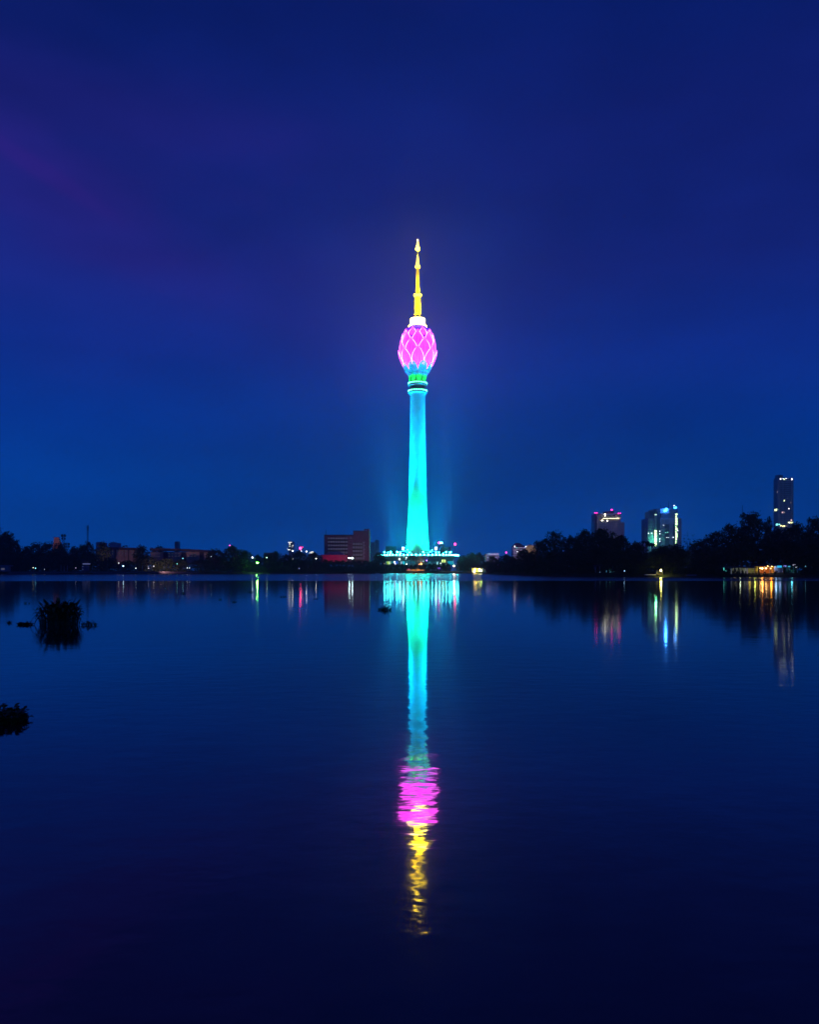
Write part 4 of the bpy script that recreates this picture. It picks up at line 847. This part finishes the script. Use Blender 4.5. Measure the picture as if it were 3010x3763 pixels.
for x0, x1, y0, y1, c in [(2868.5, 2872.5, 1757.5, 1762, 'w'), (2878.5, 2881.5, 1756.8, 1760, 'w'), (2881.5, 2886, 1759, 1763.5, 'g'), (2888.5, 2893.5, 1757, 1759, 'w'), (2910.5, 2914, 1756.5, 1764, 'w'), (2882.5, 2886, 1837, 1842.5, 'g'), (2899.5, 2902.5, 1866, 1871, 'w'),
        (2875.5, 2879, 1880.5, 1885.5, 'p'), (2880.5, 2886, 1880.5, 1886, 'd'), (2857, 2859.5, 1805, 1811, 'd'), (2908, 2912, 1909, 1914.5, 'p'), (2898, 2901, 1917, 1922, 'g'), (2902, 2904.5, 1918, 1923, 'w'), (2907, 2911, 1918, 1923, 'y'), (2914, 2916, 1918, 1922, 'g'),
        (2869.5, 2874, 1929.5, 1934, 'y'), (2876.5, 2879.5, 1931.5, 1936, 'y'), (2881.5, 2886.5, 1930.5, 1935.5, 'y'), (2889, 2896, 1931, 1935, 'd'), (2907.5, 2909, 1844, 1850, 'd'), (2863.5, 2868, 1925, 1929, 'c')]:
    col = dict(w=((.95, .95, 1), 4), g=((.75, .95, .45), 2.5), p=((1, .65, .7), 1.3), d=((.6, .45, .45), .45), y=((1, .9, .4), 3), c=((.2, .9, .8), 3))[c]
    panel(hr2, x0, x1, y0, y1, CD - (.9 if y0 > 1765 else .3), emit('high rise pane ' + c, *col, 'NONE'), 'lit_window', .3)
s = MB(); zt, zb = at(0, 1868.5, CD).z, at(0, 1876, CD).z; s.box(a - .5, a - .1, CD + 5, CD + 15, zb, zt, emit('high rise pane g', 0)); s.build('lit_window', hr2)
s = MB(); zt, zb = at(0, 1924, CD).z, at(0, 1930, CD).z; s.box(a - .5, a - .1, CD + 1, CD + 9, zb, zt, emit('high rise pane c', 0)); s.build('lit_window', hr2)
lamp('SPOT', 'added_street_fill', (-60, -170, 10), 2.2e5, (.45, .7, 1), hr2, (0, 0, 100), 2, 60, 1)  # added fill from the left for the glass front, no lamp modelled

# ------------------------------------------------------------------ lit houses and huts on the right bank
def shelter(name, label, x0, x1, y0, y1, D, wallm, roofc, dep=5, posts=3, cat='house', roof_over=3):
    b = building(name, label, cat, (x0 + x1) / 2, D, z=at(0, y1, D).z); s = MB(); s.pbox(x0, x1, y0 + 2, y1 + 4, D + dep, .3, wallm); s.pbox(x0, x0 + .8, y0 + 2, y1 + 4, D + .6, dep - .6, wallm); s.build('wall', b)
    s = MB(); a = at(x0 - roof_over, y0 + 1.5, D - 1); c = at(x1 + roof_over, y0 - 5, D - 1)
    s.v += [(a.x, D - 1, a.z), (c.x, D - 1, a.z), (c.x, D + dep + 1, a.z + .2), (a.x, D + dep + 1, a.z + .2), (a.x + .5, D + dep / 2, c.z), (c.x - .5, D + dep / 2, c.z)]
    for f in ((0, 1, 5, 4), (1, 2, 5), (2, 3, 4, 5), (3, 0, 4), (3, 2, 1, 0)): s.f.append(f); s.m.append(s.mi(roofc))
    s.build('roof', b)
    s = MB(); s.pbox(x0 - 1, x1 + 1, y1, y1 + 5, D - .3, dep + .8, slabm); s.build('floor', b)
    for k in range(posts):
        x = x0 + (x1 - x0) * k / (posts - 1); s = MB(); s.pbox(x - .5, x + .5, y0 + 1.6, y1, D, .14, wht); s.build('post', b)
    return b
def bulb(b, px, py, D, r, col, st): s = MB(); s.ball((0, 0, 0), r, emit('bulb %d %d %d %d' % (col[0] * 99, col[1] * 99, col[2] * 99, st), col, st), 6); return link('bulb', s.mesh('bulb'), b, at(px, py, D) - b.location)
HD_ = shore(2800) + 5
plast = pbr('plaster wall', (.5, .48, .42), .8, 1.2, .3)
h1 = shelter('lakeside_house', 'pale-lit lakeside house half hidden by tree stems, leftmost of the row', 2690, 2742, 2085, 2109, HD_, plast, roofm, posts=4)
lamp('POINT', 'room_light', at(2722, 2092, HD_ + 3) - h1.location, 26, (.8, 1, .6), h1, size=.3); lamp('POINT', 'room_light', at(2702, 2100, HD_ + 2.5) - h1.location, 15, (1, .9, .5), h1, size=.3)
for x, c in ((2688.5, (.5, .6, .7)), (2739, (.6, .6, .7)), (2747.5, (.8, .6, .9))): panel(h1, x, x + .9, 2090, 2108, HD_ - .5, E('pale post glow %d' % (c[0] * 10), c, .35), 'curtain', .1)
h2 = shelter('porch_house', 'lakeside house with a yellow-green lit porch and a bench, left of the orange-lit house', 2750, 2787, 2086, 2109, HD_, plast, roofm, posts=4)
lamp('POINT', 'room_light', at(2776, 2090, HD_ + 2.5) - h2.location, 40, (.9, 1, .15), h2, size=.3); lamp('POINT', 'room_light', at(2757, 2096, HD_ + 2.5) - h2.location, 12, (1, .75, .1), h2, size=.3)
s = MB(); s.pbox(2768, 2784, 2104, 2105, HD_ + .8, .5, slabm)
for x in (2769, 2776, 2783): s.pbox(x - .4, x + .4, 2105, 2109, HD_ + .9, .1, slabm)
s.pbox(2768, 2784, 2100, 2101.5, HD_ + 1.2, .1, slabm); rebase(tag(s.build('bench'), 'dark bench on the yellow-green lit porch', 'bench'))
h3 = shelter('lakeside_house', 'orange-lit lakeside house hung with bright bulbs', 2794, 2848, 2079, 2107, HD_, pbr('orange plaster', (.6, .35, .15), .8, 1.2, .3), roofm, posts=4)
for px, py, r, st in [(2795.5, 2088.5, .16, 22), (2803.5, 2089, .24, 30), (2817, 2088.5, .17, 30), (2823.5, 2080.5, .15, 14), (2838, 2081.5, .14, 14), (2834, 2089, .15, 9)]: bulb(h3, px, py, HD_ - .5, r, (1, .62, .2), st)
lamp('POINT', 'room_light', at(2804, 2092, HD_ + 1.5) - h3.location, 130, (1, .25, .01), h3, size=.3); lamp('POINT', 'room_light', at(2836, 2090, HD_ + 1.5) - h3.location, 130, (1, .33, .01), h3, size=.3)
s = MB(); s.pbox(2841, 2847, 2084, 2103, HD_ + .6, .12, pbr('orange cloth', (.8, .4, .05), .9)); s.build('curtain', h3)
h4 = shelter('lakeside_house', 'house with a bright blue-lit roof sheet and grey curtains, right of the orange-lit one', 2850, 2879, 2079, 2106, HD_, plast, roofm, posts=3)
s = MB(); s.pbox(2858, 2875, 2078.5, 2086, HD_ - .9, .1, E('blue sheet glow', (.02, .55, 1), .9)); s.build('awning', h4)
for x in (2850, 2853.5, 2857): s = MB(); s.pbox(x, x + 2.4, 2080, 2098, HD_ + .5, .1, pbr('pale curtain', (.6, .6, .7), .9)); s.build('curtain', h4)
s = MB(); s.pbox(2859, 2877.5, 2087.5, 2105, HD_ + .7, .1, pbr('grey curtain', (.3, .27, .33), .9, 6, .5)); s.build('curtain', h4)
lamp('POINT', 'room_light', at(2854, 2084, HD_ - .6) - h4.location, 40, (.4, .65, 1), h4, size=.3); lamp('POINT', 'room_light', at(2868, 2089, HD_ - 1.6) - h4.location, 14, (.5, .5, .9), h4, size=.3)
h5 = shelter('lakeside_house', 'dim teal-lit house with small blue signs, rightmost of the row', 2890, 2932, 2079, 2107, HD_ + 1, plast, roofm, posts=4)
lamp('POINT', 'room_light', at(2912, 2098, HD_ + 3) - h5.location, 45, (.1, .6, .8), h5, size=.3)
for x0, x1, y0, y1, c in [(2881, 2892, 2078, 2081.5, (.3, .3, 1)), (2883, 2890, 2081.8, 2084.5, (.2, .4, 1)), (2898, 2906, 2079.5, 2084, (.05, .4, .6)), (2916, 2918.5, 2074.5, 2078, (.6, .6, .75)), (2919, 2926, 2074.2, 2075.2, (.5, .5, .7)), (2926, 2930, 2083.5, 2085.5, (.7, .75, .85))]:
    panel(h5, x0, x1, y0, y1, HD_ - .3, E('sign glow %d %d' % (c[0] * 10, c[1] * 10), c, .9), 'sign', .15)
s = MB(); s.tube([at(2961, 2112, HD_ + 2), at(2961, 2078, HD_ + 2)], .05, dark_metal, 5); s.pbox(2958, 2964, 2078.5, 2084.8, HD_ + 1.8, .2, E('square blue glow', (.2, .65, 1), 1.3))
rebase(tag(s.build('light_box'), 'small square blue light box on a pole near the right edge', 'light'))
s = MB(); s.tube([at(2662, 2112, HD_ + 1), at(2662, 2086, HD_ + 1)], .05, dark_metal, 5); s.pbox(2661.2, 2663.2, 2086, 2096, HD_ + .8, .15, E('teal tube glow', (.1, .8, .7), 1.2)); s.pbox(2668.5, 2670.5, 2095.5, 2099, HD_ + .8, .15, E('teal tube glow', 0)); s.pbox(2662, 2670, 2100, 2101, HD_ + .8, .2, dark_metal); s.pbox(2669, 2670, 2099, 2112, HD_ + .8, .1, dark_metal)
rebase(tag(s.build('light_post'), 'teal tube light on a post left of the pale-lit house', 'light'))
bush(2658, 2093, 10, HD_ + 3, 'small green-lit bush beside the teal tube light', None)
for px, top, hw in ((2700, 2092, 5), (2716, 2089, 7), (2731, 2096, 5), (2742, 2100, 4), (2791, 2084, 6), (2812, 2101, 6), (2850, 2101, 5), (2886, 2083, 6), (2902, 2096, 5), (2926, 2098, 5)):
    bush(px, top, hw, HD_ - 2.6, 'small dark bush standing before the lit lakeside houses', 'small bushes before the lit houses')
for x0, x1, lab in ((2695, 2712, 'dark leaning tree stem in front of the pale-lit house'), (2878, 2884, 'dark leaning tree stem beside the blue-lit roof sheet')):
    s = MB(); s.tube([at(x1, 2112, HD_ - 2), at((x0 + x1) / 2, 2095, HD_ - 2), at(x0, 2066, HD_ - 2)], [.3, .24, .18], bark, 7); rebase(tag(s.build('tree_stem'), lab, 'tree stem'))
yh = shelter('bank_hut', 'small yellow-green lit hut with one bright lamp on the right bank', 2416, 2436, 2098, 2108, shore(2425) + 3, plast, roofm, 3, 2, 'hut', 1)
bulb(yh, 2430.5, 2096, shore(2425) + 1.6, .34, (1, .8, .3), 24); lamp('POINT', 'lamp_light', at(2430.5, 2098.5, shore(2425) + 1) - yh.location, 260, (.9, .9, .1), yh, size=.3)
s = MB(); s.pbox(2375, 2412, 2111, 2113.5, shore(2390) + 1.4, 2.4, wht); s.pbox(2388, 2400, 2109.3, 2111, shore(2390) + 1.8, 1.5, slabm); rebase(tag(s.build('boat'), 'low pale boat at the bank left of the yellow-green hut', 'boat', 'small boats on the right bank'))
s = MB(); s.pbox(2525, 2562, 2112.5, 2114.5, shore(2540) + 1.2, 2.2, pbr('violet grey boat', (.3, .28, .45), .5)); s.pbox(2535, 2546, 2110.8, 2112.5, shore(2540) + 1.6, 1.3, slabm); rebase(tag(s.build('boat'), 'low violet-grey boat at the dark bank left of the houses', 'boat', 'small boats on the right bank'))
pv = shelter('pavilion', 'faint blue-lit open pavilion under the trees of the right bank', 2190, 2285, 2080, 2109, shore(2240) + 9, pbr('dark pavilion wall', (.12, .16, .2), .8, .8, .5), roofm, 4, 7, 'pavilion', 2)
for x0, x1, y0, y1, c, st in [(2205, 2207, 2099, 2108, (.2, .4, .7), .5), (2229, 2231, 2091, 2107, (.1, .4, .7), .4), (2241, 2243.5, 2091, 2109, (.15, .6, .8), .6), (2245.5, 2248, 2091, 2109, (.15, .6, .8), .55), (2256, 2259, 2098, 2101, (.2, .4, .9), .7)]:
    panel(pv, x0, x1, y0, y1, shore(2240) + 8.6, E('pavilion strip %d' % (c[1] * 10 + st * 10), c, st), 'light_strip', .15)
# yellow-lit hut right of the tower
YH = shore(1757) + 8
hu = shelter('waterside_hut', 'bright yellow-lit waterside hut on stilts right of the tower', 1735, 1779, 2086, 2103, YH, pbr('green yellow plank', (.5, .55, .15), .8, 1.5, .4), roofm, 5, 4, 'hut', 1)
for px, py, r, st, c in [(1745.5, 2092.5, .95, 14, (1, .6, .1)), (1743, 2100, .7, 16, (1, .95, .6)), (1763, 2094, 1.0, 18, (1, .85, .3)), (1769, 2095, 1.1, 18, (1, .95, .6)), (1774.5, 2093.5, .7, 10, (.5, .9, 1)), (1781, 2095, .5, 8, (.7, .8, 1)), (1757, 2100, .4, 8, (.9, 1, .1))]: bulb(hu, px, py, YH - .9, r, c, st)
lamp('POINT', 'room_light', at(1752, 2092, YH + 2.2) - hu.location, 500, (1, .8, .05), hu, size=.5); lamp('POINT', 'room_light', at(1768, 2086, YH - 3.5) - hu.location, 400, (.5, 1, .03), hu, size=.5)
s = MB(); s.pbox(1700, 1800, 2105.6, 2107.4, YH - 4, 3, slabm)
for x in range(1703, 1800, 8): s.tube([at(x, 2105.6, YH - 3.8), at(x, 2112, YH - 3.8)], .12, slabm, 5)
rebase(tag(s.build('jetty'), 'low dark jetty in front of the yellow-lit hut', 'jetty'))
# stalls and small things on the shore below the podium
def stall(x0, x1, D, label, c, power, y0=2092.5):
    b = building('waterside_stall', label, 'stall', (x0 + x1) / 2, D, z=at(0, 2098.5, D).z, group='open stalls on the shore below the tower'); s = MB(); s.pbox(x0, x1, y0, y0 + 1.1, D - .4, 4, pbr('tan canopy', (.6, .45, .25), .8)); s.build('canopy', b)
    s = MB(); s.pbox(x0, x1, y0 + 3.2, 2098.5, D, 2.6, pbr('tan counter', (.55, .4, .2), .8, 1.3, .5)); s.build('counter', b)
    n = int((x1 - x0) / 8) + 2
    for k in range(n): x = x0 + .5 + (x1 - x0 - 1) * k / (n - 1); s = MB(); s.pbox(x - .3, x + .3, y0 + 1.1, 2098.5, D - .3, .14, wht); s.build('post', b)
    lamp('POINT', 'stall_light', at((x0 + x1) / 2, y0 + 1.8, D - 1.4) - b.location, power, c, b, size=.6); return b
stall(1494, 1511, 712, 'left of the orange-lit stalls on the shore below the tower', (1, .5, .08), 160)
stall(1512, 1528, 712, 'middle orange-lit stall on the shore below the tower', (1, .5, .06), 200)
stall(1530, 1545, 712, 'orange-lit stall right of the middle one below the tower', (1, .38, .06), 230, 2091)
stall(1546, 1561, 712, 'rightmost, dimmer orange-lit stall below the tower', (1, .5, .12), 100)
s = MB(); q_ = at(1502.5, 2092, 711); s.lathe([(1.3, q_.z - .4), (.9, q_.z + .1), (.1, q_.z + .5)], E('pink canopy glow', (1, .15, .4), .7), 10, (q_.x, q_.y)); s.tube([(q_.x, q_.y, gz(711, 1502)), (q_.x, q_.y, q_.z + .4)], .06, dark_metal, 5); rebase(tag(s.build('parasol'), 'small pink-lit parasol above the left stall', 'parasol'))
bo = building('booth', 'small violet-lit booth on the shore, right of the stalls', 'booth', 1613, 715, z=at(0, 2092, 715).z - .3)
s = MB(); s.pbox(1607.5, 1620, 2085, 2091, 715, 3.5, pbr('violet booth wall', (.5, .4, .8), .7)); s.build('wall', bo); s = MB(); s.pbox(1606.5, 1621, 2083.5, 2085, 714.5, 4.5, roofm); s.build('roof', bo); panel(bo, 1609, 1618.5, 2086, 2090.5, 715, E('violet pane', (.25, .12, .9), .75))
s = MB(); s.pbox(1580, 1627, 2094, 2095.2, 712, 1, wht)
for x in (1584, 1601.5, 1613, 1625): s.pbox(x, x + 1, 2090, 2098, 712.2, .3, wht)
rebase(tag(s.build('railing'), 'pale railing below the violet-lit booth', 'railing'))
for x, y, lab in ((1388.5, 2094.5, 'leftmost of the small pale rowing boats on the shore left below the tower'), (1435.5, 2094.6, 'pale rowing boat drawn up beside the pale bush below the podium'), (1693, 2096, 'pale boat on the shore between the podium and the yellow-lit hut')):
    p = at(x, y, 706); s = MB()
    s.v += [(-1.2, -.5, 0), (1.2, -.5, 0), (1.2, .5, 0), (-1.2, .5, 0), (-1.7, -.7, .7), (1.9, -.7, .7), (1.9, .7, .7), (-1.7, .7, .7), (-2.4, 0, .9), (2.6, 0, .9)]
    for f in ((3, 2, 1, 0), (0, 1, 5, 4), (2, 3, 7, 6), (0, 4, 8), (0, 8, 3), (3, 8, 7), (1, 9, 5), (1, 2, 9), (2, 6, 9), (4, 5, 6, 7), (4, 7, 8), (5, 9, 6)): s.f.append(f); s.m.append(s.mi(wht))
    tag(link('boat', s.mesh('boat'), None, (p.x, 706, gz(706, x))), lab, 'boat', 'small pale boats on the shore below the tower')
bush(1449, 2091, 7, 712, 'pale small bush on the shore below the podium', None)
# left shore: sea wall, kiosk and hut
s = MB(); wl = pbr('sea wall stone', (.14, .13, .15), .9, 1, .3)
pts = [(px, shore(px) + 1.6) for px in range(30, 780, 50)]
for (a, Da), (b, Db) in zip(pts, pts[1:]):
    A = at(a, HY, Da); B_ = at(b, HY, Db); s.v += [(A.x, A.y, .3), (B_.x, B_.y, .3), (B_.x, B_.y, 1.75), (A.x, A.y, 1.75), (A.x, A.y + .5, .3), (B_.x, B_.y + .5, .3), (B_.x, B_.y + .5, 1.75), (A.x, A.y + .5, 1.75)]
    i = len(s.v) - 8
    for f in ((0, 1, 2, 3), (5, 4, 7, 6), (3, 2, 6, 7), (1, 5, 6, 2), (4, 0, 3, 7)): s.f.append(tuple(i + k for k in f)); s.m.append(s.mi(wl))
tag(s.build('sea_wall'), 'low dark stone wall along the left shore', 'wall')
kd = shore(308) + 6
kk = building('kiosk', 'small kiosk with a pale blue awning on the left shore', 'kiosk', 308, kd, z=1.5)
s = MB(); s.pbox(299, 320, 2078, 2098, kd, 3.5, pbr('kiosk wall', (.12, .12, .2), .8)); s.build('wall', kk); s = MB(); s.pbox(296, 321, 2059.5, 2063, kd + 1, 4, roofm); s.pbox(298, 319, 2063, 2070, kd + 1.4, 3, slabm); s.build('roof', kk)
s = MB(); s.pbox(302, 322, 2070.5, 2074, kd - 1, 4, E('pale awning glow', (.25, .3, .75), .35)); s.build('awning', kk)
window(kk, 300, 305.5, 2080, 2084, kd); window(kk, 301, 305, 2090, 2095, kd)
for x in (221.5, 233, 245): s = MB(); s.pbox(x, x + 1.5, 2078, 2100, shore(230) + 4, .3, pbr('grey post', (.3, .3, .34), .8)); rebase(tag(s.build('post'), 'grey upright post on the left shore under the temple tower', 'post', 'grey posts on the left shore'))
lh = building('shore_hut', 'small hut with one dark window at the left edge of the view', 'hut', 8, shore(8) + 5, z=1.4); ld = shore(8) + 5
s = MB(); s.pbox(-30, 27, 2081, 2100, ld, 4, pbr('hut wall', (.22, .26, .32), .8)); s.build('wall', lh); s = MB(); s.pbox(-32, 31, 2077, 2081, ld - .8, 6, pbr('violet sheet roof', (.22, .2, .3), .7)); s.build('roof', lh); window(lh, 1, 17, 2086, 2096, ld, fm=pbr('teal frame', (.1, .3, .4), .6), bars=0)
s = MB(); s.tube([at(522.5, 2099, 556), at(522.5, 2078, 556)], .1, pbr('blue pole paint', (.2, .3, .6), .5), 5); rebase(tag(s.build('pole'), 'thin blue-grey pole on the shore between the apartments', 'pole'))

# ------------------------------------------------------------------ water plants
wl_ = pbr('water plant leaf', (.05, .13, .025), .35, 6, .5, spec=.5); wl2 = pbr('water plant leaf dark', (.03, .07, .02), .35, 6, .5, spec=.5)
def leafpad(s, p, d, up, L_, W_, m, droop=.3):
    """one broad curved leaf from p towards d"""
    d = d.normalized(); sd = d.cross(Vector((0, 0, 1))).normalized(); prev = None
    for j in range(5):
        q = j / 4; c = p + d * (L_ * q) + Vector((0, 0, L_ * (up * q - droop * q * q))); w_ = W_ * math.sin(math.pi * (q * .86 + .08)); cup = Vector((0, 0, w_ * .35))
        cur = (c - sd * w_ + cup, c, c + sd * w_ + cup)
        if prev: s.quad(prev[0], prev[1], cur[1], cur[0], m); s.quad(prev[1], prev[2], cur[2], cur[1], m)
        prev = cur
def hyacinth(px, py, hwpx, H, dep, n, label, name='water_hyacinth', seed=1, big=1.0):
    D = CZ * F / (py - HY); c = at(px, py, D); r = random.Random(seed); s = MB(); rx = hwpx / F * D
    for k in range(n):
        a = r.uniform(0, 6.283); q = math.sqrt(r.random()); ox, oy = rx * q * math.cos(a), dep * q * math.sin(a)
        hh = H * (.25 + .75 * r.random() ** 1.6) * (1.1 - .6 * q)
        for j in range(r.randint(3, 6)):
            t = r.uniform(0, 6.283); o = Vector((math.cos(t), math.sin(t), 0)); ht = hh * r.uniform(.3, 1); b = Vector((ox, oy, .0)); e = b + o * ht * .45 + Vector((0, 0, ht * .72))
            s.tube([b - Vector((0, 0, .02)), e], [.008 * big, .005 * big], wl_, 3)
            L_ = r.uniform(.05, .075) + .12 * ht; leafpad(s, e, o + Vector((0, 0, .2)), r.uniform(0, .8), L_, L_ * r.uniform(.32, .45), (wl_, wl2)[r.random() < .5], .3)
    t = tag(s.build(name, local=True), label, 'water plant', 'floating water plants on the lake'); t.location = (c.x, c.y, 0); return t
# the big clump of tall arching leaves
D0 = CZ * F / (2296 - HY); c0 = at(218, 2296, D0); s = MB(); r = random.Random(9)
for k in range(520):
    a = r.uniform(0, 6.283); q = math.sqrt(r.random()); b = Vector((.80 * q * math.cos(a), .50 * q * math.sin(a), -.02))
    out = Vector((math.cos(a), math.sin(a), 0)) * (.1 + .35 * q) + Vector((r.gauss(0, .3), r.gauss(0, .3), 0)); H = r.uniform(.25, 1.08) * (1 - .42 * max(0, q * abs(math.cos(a))) ** 2.5)
    e = b + out * H * .22 + Vector((0, 0, H * .68)); s.tube([b, e], [.012, .007], wl2, 3)
    leafpad(s, e, out, r.uniform(.8, 2.2), H * .3, H * .055 + .016, (wl_, wl2)[r.random() < .5], r.uniform(.3, 1.6))
for sx_, zz, L_ in ((-1, .45, .55), (-1, .38, .5), (1, .42, .42), (1, .62, .36), (-1, .6, .35)):
    leafpad(s, Vector((.6 * sx_, r.uniform(-.3, .1), zz)), Vector((sx_, r.uniform(-.3, .3), 0)), .5, L_, .05, wl2, 1.5)
t = tag(s.build('water_plant_clump', local=True), 'big tall clump of dark arching water plants on the left of the lake', 'water plant'); t.location = (c0.x, c0.y, 0)
for args in [(90, 2296, 30, .20, .22, 60, 'flat dark patch of floating leaves just left of the big clump', 2), (330, 2298, 31, .30, .14, 24, 'open patch of floating leaves touching the right of the big clump', 3), (34, 2290, 14, .13, .08, 9, 'tiny scrap of floating leaves left of the flat patch', 4),
             (96, 2218, 12, .22, .1, 8, 'tiny plant on the water above the big clump', 5), (6, 2650, 86, .33, .42, 120, 'near floating plant cut by the left edge of the view', 6), (1414, 2242, 23, .42, .25, 44, 'dark floating plant in the bright reflections left of the shaft', 7),
             (670, 2182, 11, .3, .3, 14, 'floating plant straight below the right apartment block', 8), (921, 2176, 11, .34, .3, 16, 'floating plant just left of the green reflection', 9), (809, 2204, 6, .22, .15, 7, 'small floating plant between the white and the green reflections', 10),
             (862, 2213, 10, .16, .12, 8, 'low flat floating plant below the small one', 11), (1042, 2194, 11, .26, .2, 12, 'spiky floating plant left of the red reflection', 12), (1160, 2201, 7, .12, .15, 6, 'tiny flat floating plant left of the brown reflection', 13)]:
    hyacinth(*args[:7], seed=args[7])
